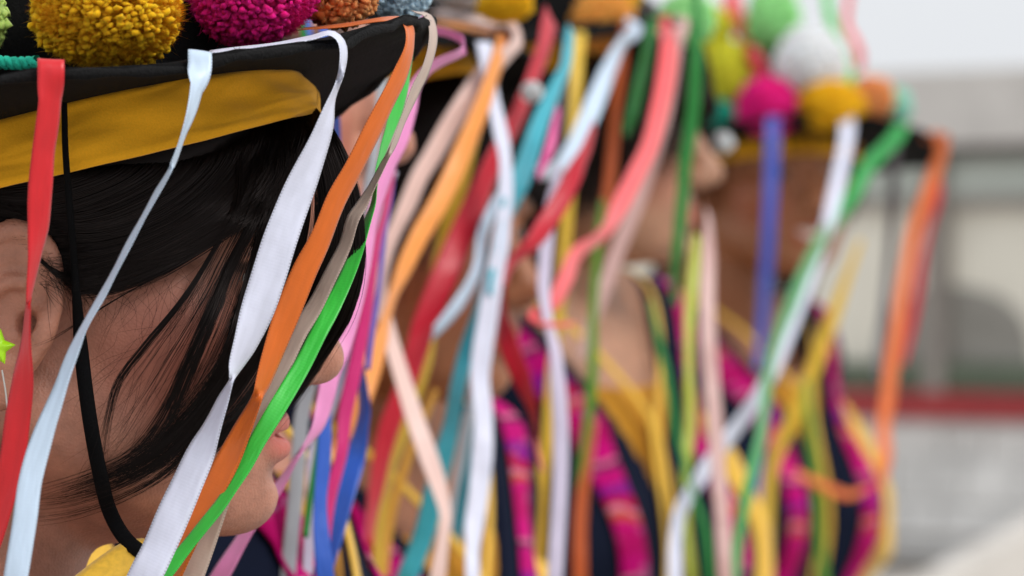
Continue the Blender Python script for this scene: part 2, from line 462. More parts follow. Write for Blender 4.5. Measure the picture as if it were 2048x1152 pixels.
SMILE = 0.0
def head_sdf(q):
    """head in its own frame: x forward, y left, z up, origin between the ear canals"""
    p = q.astype(np.float32).copy()
    p[..., 1] = np.abs(p[..., 1])
    d = ell(p, (-0.006, 0, 0.042), (0.098, 0.073, 0.088))
    d = smin(d, ell(p, (0.036, 0, -0.010), (0.056, 0.058, 0.078)), 0.02)
    d = smin(d, ell(p, (0.034, 0, -0.042), (0.050, 0.052, 0.040)), 0.02)
    d = smin(d, cap(p, (0.004, 0.054, -0.038), (0.066, 0.018, -0.069), 0.014, 0.013), 0.022)
    d = smin(d, ell(p, (0.078, 0, -0.072), (0.0155, 0.018, 0.0145)), 0.014)
    d = smin(d, ell(p, (0.060, 0.040, -0.008), (0.026, 0.024, 0.020)), 0.018)
    d = smin(d, ell(p, (0.074, 0, -0.046), (0.018, 0.028, 0.022)), 0.014)
    d = smin(d, ell(p, (0.082, 0.024, 0.030), (0.012, 0.026, 0.008)), 0.014)
    d = ssub(d, ell(p, (0.101, 0.032, 0.013), (0.021, 0.018, 0.0125)), 0.012)
    # lids and the slit between them
    d = smin(d, ell(p, (0.0745, 0.031, 0.012), (0.0138, 0.0148, 0.0132)), 0.004)
    d = ssub(d, ell(p, (0.092, 0.031, 0.0115), (0.014, 0.0128, 0.0040)), 0.0025)
    # nose
    d = smin(d, cap(p, (0.087, 0, 0.020), (0.106, 0, -0.015), 0.0072, 0.0095), 0.010)
    d = smin(d, ell(p, (0.1075, 0, -0.0195), (0.0115, 0.0112, 0.0100)), 0.006)
    d = smin(d, ell(p, (0.0985, 0.0105, -0.0245), (0.0105, 0.0072, 0.0078)), 0.005)
    d = ssub(d, ell(p, (0.1015, 0.0062, -0.0315), (0.0048, 0.0034, 0.0042)), 0.003)
    # lips
    l = p
    if SMILE:
        l = p.copy(); l[..., 2] -= SMILE * 0.0085 * (p[..., 1] / 0.02) ** 2 * (p[..., 1] < 0.04); l[..., 1] *= 1 - 0.2 * SMILE
    d = smin(d, ell(l, (0.0895, 0, -0.0440 + 0.002 * SMILE), (0.0085, 0.021, 0.0056)), 0.005)
    d = smin(d, ell(l, (0.0890, 0, -0.0545 - 0.002 * SMILE), (0.0095, 0.019, 0.0066)), 0.005)
    d = ssub(d, ell(l, (0.1005, 0, -0.0488), (0.010 + 0.004 * SMILE, 0.0235, 0.0013 + 0.0032 * SMILE)), 0.0022)
    d = ssub(d, ell(p, (0.1015, 0, -0.0640), (0.0105, 0.022, 0.0045)), 0.006)
    # ear
    c, s = math.cos(0.25), math.sin(0.25)
    e = p - np.array((-0.001, 0.070, 0.0), np.float32)
    ex = e[..., 0] * c - e[..., 2] * s
    ez = e[..., 0] * s + e[..., 2] * c
    ey = e[..., 1] - 0.22 * np.abs(np.minimum(ex, 0.02) - 0.02)
    ee = np.stack([ex, ey, ez], -1)
    ear = ell(ee, (0, 0.004, 0.0), (0.0195, 0.0065, 0.0315))
    rr = np.sqrt((ex / 0.0172) ** 2 + ((ez - 0.003) / 0.0270) ** 2)
    ring = np.sqrt(((rr - 1) * 0.021) ** 2 + (ey - 0.0085) ** 2) - 0.0034
    ring = np.maximum(ring, -(ez + 0.018))
    ear = ssub(ear, ell(ee, (0.001, 0.012, 0.001), (0.0130, 0.0080, 0.0200)), 0.003)
    ear = smin(ear, ring, 0.0025)
    an = np.sqrt(((np.sqrt(((ex - 0.003) / 0.0105) ** 2 + ((ez + 0.003) / 0.0145) ** 2) - 1) * 0.0125) ** 2 + (ey - 0.0072) ** 2) - 0.0027
    an = np.maximum(an, ex - 0.006)
    ear = smin(ear, an, 0.003)
    ear = smin(ear, ell(ee, (0.004, 0.0055, -0.0270), (0.0105, 0.0052, 0.0100)), 0.004)
    ear = smin(ear, ell(ee, (0.0140, 0.0075, -0.004), (0.0045, 0.0045, 0.0070)), 0.003)
    ear = ssub(ear, ell(ee, (0.0085, 0.006, -0.003), (0.0040, 0.0080, 0.0050)), 0.002)
    d = smin(d, ear, 0.005)
    return d

SLIM = 0.90
def body_sdf(p, part='all'):
    """neck down, frame as the head's; feet at about z = -1.48"""
    p = p.astype(np.float32).copy()
    p[..., 1] = np.abs(p[..., 1]) / SLIM
    t = cap(p, (-0.035, 0.0, -0.195), (-0.035, 0.135, -0.205), 0.048, 0.045)
    t = smin(t, ell(p, (-0.020, 0, -0.33), (0.098, 0.150, 0.165)), 0.05)
    t = smin(t, ell(p, (0.052, 0.070, -0.365), (0.050, 0.056, 0.058)), 0.04)
    t = smin(t, ell(p, (-0.020, 0, -0.52), (0.088, 0.122, 0.17)), 0.06)
    if part == 'torso':
        return t
    t = smin(t, cap(p, (-0.02, 0, -0.02), (-0.038, 0, -0.19), 0.047, 0.050), 0.03)
    t = smin(t, cap(p, (-0.045, 0.05, -0.15), (-0.040, 0.12, -0.19), 0.028, 0.035), 0.04)
    t = smin(t, ell(p, (-0.030, 0, -0.69), (0.112, 0.165, 0.14)), 0.06)
    t = smin(t, cap(p, (-0.035, 0.150, -0.215), (-0.045, 0.195, -0.47), 0.046, 0.034), 0.03)
    t = smin(t, cap(p, (-0.045, 0.195, -0.47), (0.015, 0.205, -0.68), 0.034, 0.024), 0.012)
    t = smin(t, ell(p, (0.025, 0.205, -0.745), (0.032, 0.018, 0.062)), 0.02)
    t = smin(t, cap(p, (-0.03, 0.085, -0.74), (-0.02, 0.08, -1.08), 0.080, 0.050), 0.03)
    t = smin(t, cap(p, (-0.02, 0.08, -1.08), (-0.035, 0.08, -1.44), 0.052, 0.034), 0.02)
    t = smin(t, ell(p, (0.025, 0.085, -1.465), (0.105, 0.040, 0.030)), 0.02)
    return t

def surface_nets(vol, xs, ys, zs):
    s = vol.shape
    ins = vol < 0
    cx, cy, cz = s[0] - 1, s[1] - 1, s[2] - 1
    cnt = np.zeros((cx, cy, cz), np.int8)
    for i in (0, 1):
        for j in (0, 1):
            for k in (0, 1):
                cnt += ins[i:i + cx, j:j + cy, k:k + cz]
    act = (cnt > 0) & (cnt < 8)
    I, J, K = np.nonzero(act)
    acc = np.zeros((len(I), 3)); num = np.zeros(len(I))
    corners = [(i, j, k) for i in (0, 1) for j in (0, 1) for k in (0, 1)]
    for a in corners:
        for ax in range(3):
            if a[ax]:
                continue
            b = list(a); b[ax] = 1
            va = vol[I + a[0], J + a[1], K + a[2]]; vb = vol[I + b[0], J + b[1], K + b[2]]
            m = (va < 0) != (vb < 0)
            t = np.where(m, va / np.where(va == vb, 1, va - vb), 0)
            pos = np.tile(np.array(a, float), (len(I), 1)); pos[:, ax] += t
            acc[m] += pos[m]; num[m] += 1
    pos = acc / num[:, None] + np.stack([I, J, K], -1)
    V = np.stack([np.interp(pos[:, 0], np.arange(len(xs)), xs), np.interp(pos[:, 1], np.arange(len(ys)), ys), np.interp(pos[:, 2], np.arange(len(zs)), zs)], -1)
    idx = np.full((cx, cy, cz), -1, np.int64)
    idx[I, J, K] = np.arange(len(I))
    F = []
    for ax in range(3):
        o1, o2 = [(1, 2), (2, 0), (0, 1)][ax]
        sl0 = [slice(None)] * 3; sl1 = [slice(None)] * 3
        sl0[ax] = slice(0, -1); sl1[ax] = slice(1, None)
        a = ins[tuple(sl0)]; b = ins[tuple(sl1)]
        E = np.argwhere(a != b)
        ok = (E[:, o1] > 0) & (E[:, o2] > 0) & (E[:, o1] < s[o1] - 1) & (E[:, o2] < s[o2] - 1)
        E = E[ok]
        def at(d1, d2):
            e = E.copy(); e[:, o1] += d1; e[:, o2] += d2
            return idx[e[:, 0], e[:, 1], e[:, 2]]
        q = np.stack([at(-1, -1), at(0, -1), at(0, 0), at(-1, 0)], -1)
        flip = ~a[E[:, 0], E[:, 1], E[:, 2]]
        q[flip] = q[flip][:, ::-1]
        F.append(q)
    return V, np.concatenate(F)

def axis(*seg):
    """rectilinear axis: axis(start, (end, step), (end, step) ...)"""
    out = [np.array([seg[0]])]
    x = seg[0]
    for e, st in seg[1:]:
        n = max(1, int(round((e - x) / st)))
        out.append(np.linspace(x, e, n + 1)[1:])
        x = e
    return np.concatenate(out)

def eval_grid(f, xs, ys, zs):
    out = np.empty((len(xs), len(ys), len(zs)), np.float32)
    Y, Z = np.meshgrid(ys, zs, indexing='ij')
    for i0 in range(0, len(xs), 24):
        x = xs[i0:i0 + 24]
        g = np.empty((len(x), len(ys), len(zs), 3), np.float32)
        g[..., 0] = x[:, None, None]; g[..., 1] = Y; g[..., 2] = Z
        out[i0:i0 + 24] = f(g)
    return out

def rotz(a):
    c, s = math.cos(a), math.sin(a)
    return np.array([[c, -s, 0], [s, c, 0], [0, 0, 1]])

class Woman:
    """a figure: yaw is degrees turned from facing right (+X) towards the camera (-Y)"""
    def __init__(self, H, yaw, byaw, skin, label, fine, rise=0.05, pitch=0.0, smile=0.0, lean=0.0):
        self.smile = smile
        self.H = np.array(H, float)
        cp, sp = math.cos(R(pitch)), math.sin(R(pitch))
        self.Rh = rotz(-R(yaw)) @ np.array([[cp, 0, sp], [0, 1, 0], [-sp, 0, cp]])
        self.Rb = rotz(-R(byaw))
        self.rise = rise
        self.off = self.Rb.T @ np.array([lean, 0, 0]) + np.array([0, 0, rise])     # body set off from the head
        self.Q = self.Rh.T @ self.Rb            # body -> head
        self.sk = skin
        self.foot = self.H + np.array([0, 0, -1.495 + rise])
        self.root = empty('person', (self.H[0], self.H[1], 0.0), label, 'person', 'women standing in a row')
        self.fine = fine
    def to_world(self, q):
        return self.H + q @ self.Rh.T
    def to_head(self, w):
        return (w - self.H) @ self.Rh
    def b2w(self, q):
        return self.H + (q + self.off) @ self.Rb.T
    def w2b(self, w):
        return (w - self.H) @ self.Rb - self.off
    def body_part(self, q):
        return q @ self.Q - self.off      # head coords -> body coords
    def sdf_local(self, q):
        shp = q.shape
        q = q.reshape(-1, 3)
        d = np.full(len(q), 1.0, np.float32)
        hm = q[:, 2] > -0.20
        d[hm] = head_sdf(q[hm])
        bm = q[:, 2] < 0.03
        db = body_sdf(self.body_part(q[bm]))
        d[bm] = smin(d[bm], db, 0.016)
        return d.reshape(shp[:-1])
    def sdf_world(self, w):
        return self.sdf_local(self.to_head(w))
    def hit_depth(self, u, v, dmin=None, dmax=None):
        """depth at which the ray of a pixel meets the figure (nan if it misses)"""
        u = np.asarray(u, float); v = np.asarray(v, float)
        d = np.full(u.shape, (dmin or self.H[1] - 0.3))
        lim = dmax or self.H[1] + 0.15
        hit = np.zeros(u.shape, bool)
        for _ in range(70):
            s = self.sdf_world(P(u, v, d))
            hit |= s < 0.0006
            d = np.where(hit, d, d + np.maximum(s, 0.0003) * 0.75)
        return np.where(hit & (d < lim), d, np.nan)
    def build_body(self):
        global SMILE
        f = self.fine
        SMILE = self.smile
        g = max(f * 2.2, 0.005)
        xs = axis(-0.30, (-0.12, 0.02), (-0.04, g), (0.126, f), (0.30, 0.02))
        ys = axis(-0.30, (-0.098, 0.014), (-0.03, f), (0.03, f), (0.098, f * 1.6), (0.30, 0.014))
        zs = axis(-1.53, (-0.85, 0.03), (-0.42, 0.016), (-0.125, 0.006), (-0.09, f * 1.5), (0.05, f), (0.145, g))
        vol = eval_grid(self.sdf_local, xs, ys, zs)
        V, F = surface_nets(vol, xs, ys, zs)
        o = mesh_obj('body', self.to_world(V), F, self.sk, self.root)
        a = np.abs(V[:, 1])
        lip = np.clip(1.5 - 1.5 * ((V[:, 0] - 0.094) / 0.011) ** 2 * 0.5 - (V[:, 1] / 0.0225) ** 2 * 1.1 - ((V[:, 2] + 0.0495) / 0.0115) ** 2 * 1.2, 0, 1) * (V[:, 0] > 0.080)
        arch = 0.0345 - 18 * (a - 0.036) ** 2
        brow = np.clip(1.4 - ((V[:, 2] - arch) / 0.0034) ** 2, 0, 0.85) * ((a > 0.012) & (a < 0.056) & (V[:, 0] > 0.05))
        eyel = np.clip(1.3 - ((V[:, 2] - 0.0155) / 0.0022) ** 2, 0, 0.7) * ((a > 0.018) & (a < 0.045) & (V[:, 0] > 0.078))
        blush = np.clip(1 - (((V[:, 0] - 0.066) / 0.045) ** 2 + ((V[:, 2] + 0.018) / 0.035) ** 2), 0, 1) * (a > 0.02) * 0.8
        vattr(o, 'lip', lip); vattr(o, 'brow', np.maximum(brow, eyel)); vattr(o, 'blush', blush)
        self.body = o
        if self.smile:
            th = np.linspace(-1, 1, 13); hh = np.linspace(-1, 1, 5)
            T, HH = np.meshgrid(th, hh, indexing='ij')
            v = np.stack([0.0925 - 0.008 * T ** 2, 0.021 * T, -0.0488 + 0.0042 * HH * np.sqrt(1 - 0.8 * T ** 2) + 0.0085 * T ** 2], -1)
            mesh_obj('teeth', self.to_world(v.reshape(-1, 3)), grid_faces(13, 5), M_TEETH, self.root)
        SMILE = 0.0
        global M_EYE
        if M_EYE is None:
            m, t, ns, ln, b = new_mat('eye')
            at = nd(ns, 'ShaderNodeAttribute'); at.attribute_name = 'ring'
            r = nd(ns, 'ShaderNodeValToRGB')
            r.color_ramp.elements[0].color = (0.006, 0.004, 0.003, 1)
            r.color_ramp.elements[1].position = 0.56; r.color_ramp.elements[1].color = (0.55, 0.50, 0.47, 1)
            e = r.color_ramp.elements.new(0.24); e.color = (0.006, 0.004, 0.003, 1)
            e = r.color_ramp.elements.new(0.28); e.color = (0.045, 0.020, 0.010, 1)
            e = r.color_ramp.elements.new(0.50); e.color = (0.030, 0.014, 0.008, 1)
            ln.new(at.outputs['Fac'], r.inputs[0]); ln.new(r.outputs[0], b.inputs['Base Color'])
            b.inputs['Roughness'].default_value = 0.08
            M_EYE = m
        for s in (-1, 1):
            n1, n2 = 20, 14
            th = np.linspace(0, 2 * math.pi, n1, endpoint=False); ph = np.linspace(0.0, math.pi, n2)
            T, PH = np.meshgrid(th, ph, indexing='ij')
            dirv = np.stack([np.cos(PH), np.sin(PH) * np.cos(T), np.sin(PH) * np.sin(T)], -1).reshape(-1, 3)
            v = np.array([0.0745, s * 0.031, 0.0115]) + 0.0127 * dirv
            e = mesh_obj('eye', self.to_world(v), grid_faces(n1, n2, True), M_EYE, self.root)
            vattr(e, 'ring', (PH / 1.0).ravel())

# ------------------------------------------------------------------ clothes
def neck_cut(p, vlow, wide):
    """< 0 inside the V neckline opening"""
    y = np.abs(p[..., 1])
    w = np.clip((p[..., 2] - vlow) / (-0.17 - vlow), 0, 1.4) * wide
    v = np.where(p[..., 0] > -0.03, y - w, 1.0)
    hole = np.linalg.norm(p[..., :2] - np.array([-0.035, 0.0]), axis=-1) - 0.072
    hole = np.where(p[..., 2] > -0.26, hole, 1.0)
    return np.minimum(v, hole)

VLOW, VWIDE = -0.31, 0.080
def vest_sdf(p):
    t = body_sdf(p, 'torso') - 0.014
    t = np.maximum(t, -neck_cut(p, VLOW, VWIDE))
    t = np.maximum(t, np.abs(p[..., 1]) - (0.140 + 0.05 * np.clip(-0.30 - p[..., 2], 0, 1)))
    return np.maximum(t, -0.56 - p[..., 2])

def blouse_sdf(p, low=-0.232):
    t = body_sdf(p, 'torso') - 0.007
    t = np.maximum(t, p[..., 2] - low - 0.10 * np.abs(p[..., 1]))
    return np.maximum(t, -0.56 - p[..., 2])

def clothes(w, woven, res=0.006, collar=False):
    xs = axis(-0.17, (0.16, res)); ys = axis(-0.22, (0.22, res)); zs = axis(-0.59, (-0.10, res))
    V, F = surface_nets(eval_grid(blouse_sdf, xs, ys, zs), xs, ys, zs)
    mesh_obj('blouse', w.b2w(V), F, M_BLOUSE, w.root)
    V, F = surface_nets(eval_grid(vest_sdf, xs, ys, zs), xs, ys, zs)
    vest = mesh_obj('vest', w.b2w(V), F, M_NAVY, w.root)
    outer = lambda p: body_sdf(p, 'torso') - 0.014
    def strip(name, s, y_top, y_low, y_end, width, lift, mat):
        n, k = 60, 7
        z = np.linspace(-0.145, -0.555, n)
        yc = np.interp(z, [-0.555, VLOW, -0.17, -0.14], [y_end, y_low, y_top, y_top + 0.006])
        acr = np.linspace(-0.5, 0.5, k) * width
        pts = np.stack([np.zeros((n, k)) + 0.30, s * (yc[:, None] + acr[None]), z[:, None] + 0.165 + 0 * acr[None]], -1)
        dr = np.array([-0.894, 0, -0.447])
        d = np.zeros((n, k))
        for _ in range(80):
            d += np.clip(outer(pts + dr * d[..., None]), -0.01, 0.05) * 0.8
        q = pts + dr * (d[..., None] - lift)
        ok = (d < 0.55).all(1)                               # keep the longest unbroken run of rows
        best, run = (0, 0), 0
        for i in range(n):
            run = run + 1 if ok[i] else 0
            if run > best[1]:
                best = (i - run + 1, run)
        alive = np.zeros((n, k), bool); alive[best[0]:best[0] + best[1]] = True
        fr = grid_faces(n, k)
        fr = fr[alive.ravel()[fr].all(1)]
        uvs = np.stack([np.repeat(np.linspace(0, 0.45, n)[:, None], k, 1), np.repeat(np.linspace(0, width, k)[None], n, 0)], -1).reshape(-1, 2)
        used = np.unique(fr)
        fr = np.searchsorted(used, fr)
        o = mesh_obj(name, w.b2w(q.reshape(-1, 3)[used]), fr, mat, vest, uv=uvs[used])
        sol = o.modifiers.new('thickness', 'SOLIDIFY'); sol.thickness = 0.0015
        return o
    for s in (-1, 1):
        strip('neckline_piping', s, VWIDE + 0.003, 0.004, 0.012, 0.0062, 0.0035, M_YEL)
        strip('woven_band', s, VWIDE + 0.050, 0.062, 0.060, 0.030, 0.003, woven)
    # gathered sleeves
    for s in (-1, 1):
        n, k = 64, 22
        th = np.linspace(0, 2 * math.pi, n, endpoint=False); tt = np.linspace(0, 1, k)
        prof = np.interp(tt, [0, 0.12, 0.4, 0.75, 0.92, 1.0], [0.046, 0.064, 0.085, 0.080, 0.052, 0.046])
        gat = 1 + 0.035 * np.sin(th * 17 + 0.7)[:, None] * np.sin(math.pi * tt)[None] + 0.02 * np.sin(th * 7 + 2)[:, None]
        rad = prof[None] * gat
        c = np.array([-0.037, 0.172, -0.255])[None] + tt[:, None] * np.array([-0.008, 0.045, -0.20])[None]
        v = c[None] + rad[..., None] * np.stack([np.cos(th), np.sin(th) * 0.92, 0 * th], -1)[:, None]
        v[..., 2] += 0.25 * (0.0 - (v[..., 1] - c[None, :, 1]))
        v[..., 1] *= s * SLIM
        mesh_obj('sleeve', w.b2w(v.reshape(-1, 3)), grid_faces(n, k, True), M_YEL, w.root)
    # long pleated skirt
    n, k = 96, 10
    th = np.linspace(0, 2 * math.pi, n, endpoint=False); tt = np.linspace(0, 1, k)
    rx = np.interp(tt, [0, 0.2, 1], [0.105, 0.16, 0.27]); ry = np.interp(tt, [0, 0.2, 1], [0.14, 0.24, 0.31])
    pl = 1 + 0.05 * np.sin(th * 24)[:, None] * tt[None]
    v = np.stack([-0.02 + rx[None] * pl * np.cos(th)[:, None], ry[None] * pl * np.sin(th)[:, None], np.repeat((-0.535 - 0.87 * tt)[None], n, 0)], -1)
    mesh_obj('skirt', w.b2w(v.reshape(-1, 3)), grid_faces(n, k, True), M_NAVY, w.root)

# ------------------------------------------------------------------ hair
def strand_mesh(C, width, name, mat, parent, rnd=None):
    """C: strands x points x 3 centre lines -> thin three-sided strands, tapering to the tip"""
    n, k, _ = C.shape
    t = norm(np.gradient(C, axis=1))
    view = np.array([0.1, -0.97, 0.2])
    a = norm(np.cross(t, view)); b = norm(np.cross(a, t))
    tp = np.interp(np.linspace(0, 1, k), [0, 0.1, 0.6, 1], [0.7, 1, 0.9, 0.15])[None, :, None]
    w = np.broadcast_to(np.asarray(width, float).reshape(-1, 1, 1), (n, 1, 1)) * tp * 0.5
    A = C + a * w; B = C - a * w; T = C + b * w * 0.8
    V = np.stack([A, T, B], 2).reshape(-1, 3)
    base = (np.arange(n)[:, None] * k + np.arange(k - 1)[None]).ravel() * 3
    q1 = np.stack([base, base + 3, base + 4, base + 1], -1)
    q2 = np.stack([base + 1, base + 4, base + 5, base + 2], -1)
    o = mesh_obj(name, V, np.concatenate([q1, q2]), mat, parent)
    r = rng.random(n) if rnd is None else rnd
    vattr(o, 'rnd', np.repeat(r, k * 3))
    return o

def scalp_cap(w, mat, off=0.006, tilt=0.55, base=0.005):
    """close-cropped base of the hair over the skull"""
    res = 0.004
    def f(p):
        q = p.copy(); q[..., 1] = np.abs(q[..., 1])
        d = ell(q, (-0.006, 0, 0.042), (0.098 + off, 0.073 + off, 0.088 + off))
        lim = base + tilt * p[..., 0]
        return np.maximum(d, lim - p[..., 2])
    xs = axis(-0.13, (0.12, res)); ys = axis(-0.10, (0.10, res)); zs = axis(-0.10, (0.15, res))
    V, F = surface_nets(eval_grid(f, xs, ys, zs), xs, ys, zs)
    return V, F

def fall_hair(w, name, mat, parent, n, zend, az0=-180, az1=180, z0=0.085, off=(0.006, 0.014), wid=0.0009, k=12, sweep=0.0, jit=0.012):
    """strands falling from the hat line down round the head; zend(az) gives how low they reach"""
    az = R(az0) + (R(az1) - R(az0)) * rng.random(n)
    lay = rng.random(n)
    ze = np.array([zend(math.degrees(x)) for x in az]) + rng.normal(0, jit, n)
    tt = np.linspace(0, 1, k)
    Z = z0 + (ze - z0)[:, None] * tt[None]
    A = az[:, None] + sweep * tt[None] ** 1.5 + rng.normal(0, 0.05, n)[:, None] * tt[None]
    dirv = np.stack([np.cos(A), np.sin(A)], -1)
    org = np.array([-0.006, 0.0])
    r = np.full(Z.shape, 0.16)
    for _ in range(26):
        q = np.concatenate([org + dirv * r[..., None], Z[..., None]], -1)
        r = r - np.clip(w.sdf_local(q.astype(np.float32)) - 0.001, 0, 0.03) * 0.8
    r = np.maximum(r, 0.04)
    for i in range(1, k):                                     # hair hangs: it never follows the face back in
        r[:, i] = np.maximum(r[:, i], r[:, i - 1] - 0.006)
    r = r + off[0] + (off[1] - off[0]) * lay[:, None]
    q = np.concatenate([org + dirv * r[..., None], Z[..., None]], -1)
    return strand_mesh(w.to_world(q.reshape(-1, 3)).reshape(n, k, 3), wid * (0.6 + 0.8 * rng.random(n)), name, mat, parent)

# ------------------------------------------------------------------ pompoms and ribbons
_pom = {}
def pom_mesh(kind):
    """unit pompom: hundreds of yarn ends, each a lumpy tuft, with loose fibres"""
    if kind in _pom:
        return _pom[kind]
    nt_, ts, fib = {'fine': (1900, 0.064, 12), 'mid': (700, 0.115, 8), 'soft': (420, 0.160, 3)}[kind]
    bm = bmesh.new(); bmesh.ops.create_icosphere(bm, subdivisions=1, radius=1)
    iv = np.array([x.co[:] for x in bm.verts]); bm.verts.index_update()
    jf = np.array([[x.index for x in f.verts] for f in bm.faces]); bm.free()
    i = np.arange(nt_) + 0.5
    ph = np.arccos(1 - 2 * i / nt_); th = math.pi * (1 + 5 ** 0.5) * i
    D = np.stack([np.cos(th) * np.sin(ph), np.sin(th) * np.sin(ph), np.cos(ph)], -1)
    D = norm(D + rng.normal(0, 0.045, D.shape))
    lump = sum(0.035 * np.sin(D @ rng.normal(0, 2.2, 3) + rng.uniform(0, 6)) for _ in range(4))
    rr = (0.925 + rng.normal(0, 0.014 if kind == 'soft' else 0.030, nt_)) * (1 + lump)
    V, F, Rn = [], [], []
    for q in range(nt_):
        d = D[q]
        a = norm(np.cross(d, [0.3, 0.5, 0.81])); b = np.cross(d, a)
        ax = norm(d + rng.normal(0, 0.28, 3))
        s = ts * rng.uniform(0.75, 1.15)
        loc = iv * (1 + rng.normal(0, 0.26, (len(iv), 1)))
        v = d * rr[q] + s * (loc[:, :1] * a * 0.95 + loc[:, 1:2] * b * 0.95) + (loc[:, 2:3] * 1.15 * s) * ax
        F.append(jf + len(iv) * q); V.append(v); Rn.append(np.full(len(iv), rng.random()))
    n0 = nt_ * len(iv)
    V = np.concatenate(V); F = np.concatenate(F); Rn = np.concatenate(Rn)
    m = nt_ * fib
    dq = D[rng.integers(0, nt_, m)]
    dq = norm(dq + rng.normal(0, 0.05, dq.shape))
    out = norm(dq + rng.normal(0, 0.5, dq.shape))
    st = dq * rng.uniform(0.88, 0.98, (m, 1))
    ln_ = rng.uniform(0.05, 0.16, (m, 1)) * np.where(rng.random((m, 1)) < 0.03, 2.2, 1)
    sd_ = norm(np.cross(out, [0.2, 0.9, 0.3])) * 0.0055
    fv = np.stack([st - sd_, st + sd_, st + out * ln_], 1).reshape(-1, 3)
    ff = n0 + np.arange(m * 3).reshape(-1, 3)
    bs, bf = iv * 0.91, jf + n0 + m * 3
    V = np.concatenate([V, fv, bs]); F = np.concatenate([F, ff, bf])
    Rn = np.concatenate([Rn, np.repeat(rng.random(m), 3), np.full(len(bs), 0.5)])
    o = mesh_obj('pompom_source', V, F, None, None)
    vattr(o, 'rnd', Rn)
    me = o.data
    me.materials.append(None)
    bpy.data.objects.remove(o)
    _pom[kind] = me
    return me

def pompom(hat, u, v, d, ru, rv, colname, kind='soft', label=None, rd=None):
    """a pompom whose middle is seen at u, v; ru, rv its half sizes in photo pixels"""
    me = pom_mesh(kind)
    o = bpy.data.objects.new('pompom', me)
    col.objects.link(o)
    o.parent = hat.root
    o.location = P(u, v, d) - root_loc(hat.root)
    a, b = ru * d / FPX, rv * d / FPX
    o.scale = (a, rd or (a + b) / 2, b)
    o.rotation_euler = (0, 0, rng.uniform(0, 6.28))
    if abs(a - b) < 0.25 * a:
        o.rotation_euler = (rng.uniform(-0.6, 0.6), rng.uniform(-0.3, 0.3), rng.uniform(0, 6.28))
    o.material_slots[0].link = 'OBJECT'
    o.material_slots[0].material = yarn(colname, COL[colname])
    o['label'] = label or (colname.replace('_', ' ') + ' wool pompom')
    return o

COL = {
    'red': srgb(222, 32, 42), 'crimson': srgb(205, 14, 45), 'white': srgb(232, 235, 252), 'ice': srgb(208, 226, 244),
    'orange': srgb(228, 112, 26), 'light_orange': srgb(246, 160, 72), 'taupe': srgb(205, 182, 168), 'blush': srgb(240, 208, 198),
    'green': srgb(66, 208, 74), 'dark_green': srgb(10, 130, 40), 'mid_green': srgb(40, 165, 75), 'olive_green': srgb(90, 145, 25),
    'pink': srgb(238, 150, 205), 'magenta': srgb(215, 30, 120), 'blue': srgb(38, 92, 196), 'lavender': srgb(214, 206, 228),
    'violet': srgb(120, 95, 190), 'yellow': srgb(235, 195, 55), 'gold': srgb(225, 165, 50), 'teal': srgb(66, 186, 205), 'deep_teal': srgb(0, 120, 135),
    'coral': srgb(250, 96, 100), 'rose_taupe': srgb(212, 172, 166), 'royal': srgb(62, 88, 190), 'rust': srgb(190, 84, 15),
    'slate': srgb(110, 108, 118), 'yellow_green': srgb(190, 200, 70), 'flame': srgb(244, 130, 66), 'hot_pink': srgb(235, 90, 165), 'grey': srgb(185, 190, 196),
    'marigold': srgb(255, 178, 26), 'fuchsia': srgb(240, 16, 128), 'salmon': srgb(255, 150, 92), 'sky_blue': srgb(192, 224, 250), 'lime': srgb(180, 215, 110),
    'chartreuse': srgb(205, 200, 50), 'snow': srgb(250, 251, 253), 'mint': srgb(140, 215, 190), 'jade': srgb(30, 160, 135), 'pale_green': srgb(150, 225, 140),
    'tangerine': srgb(255, 160, 75),
}

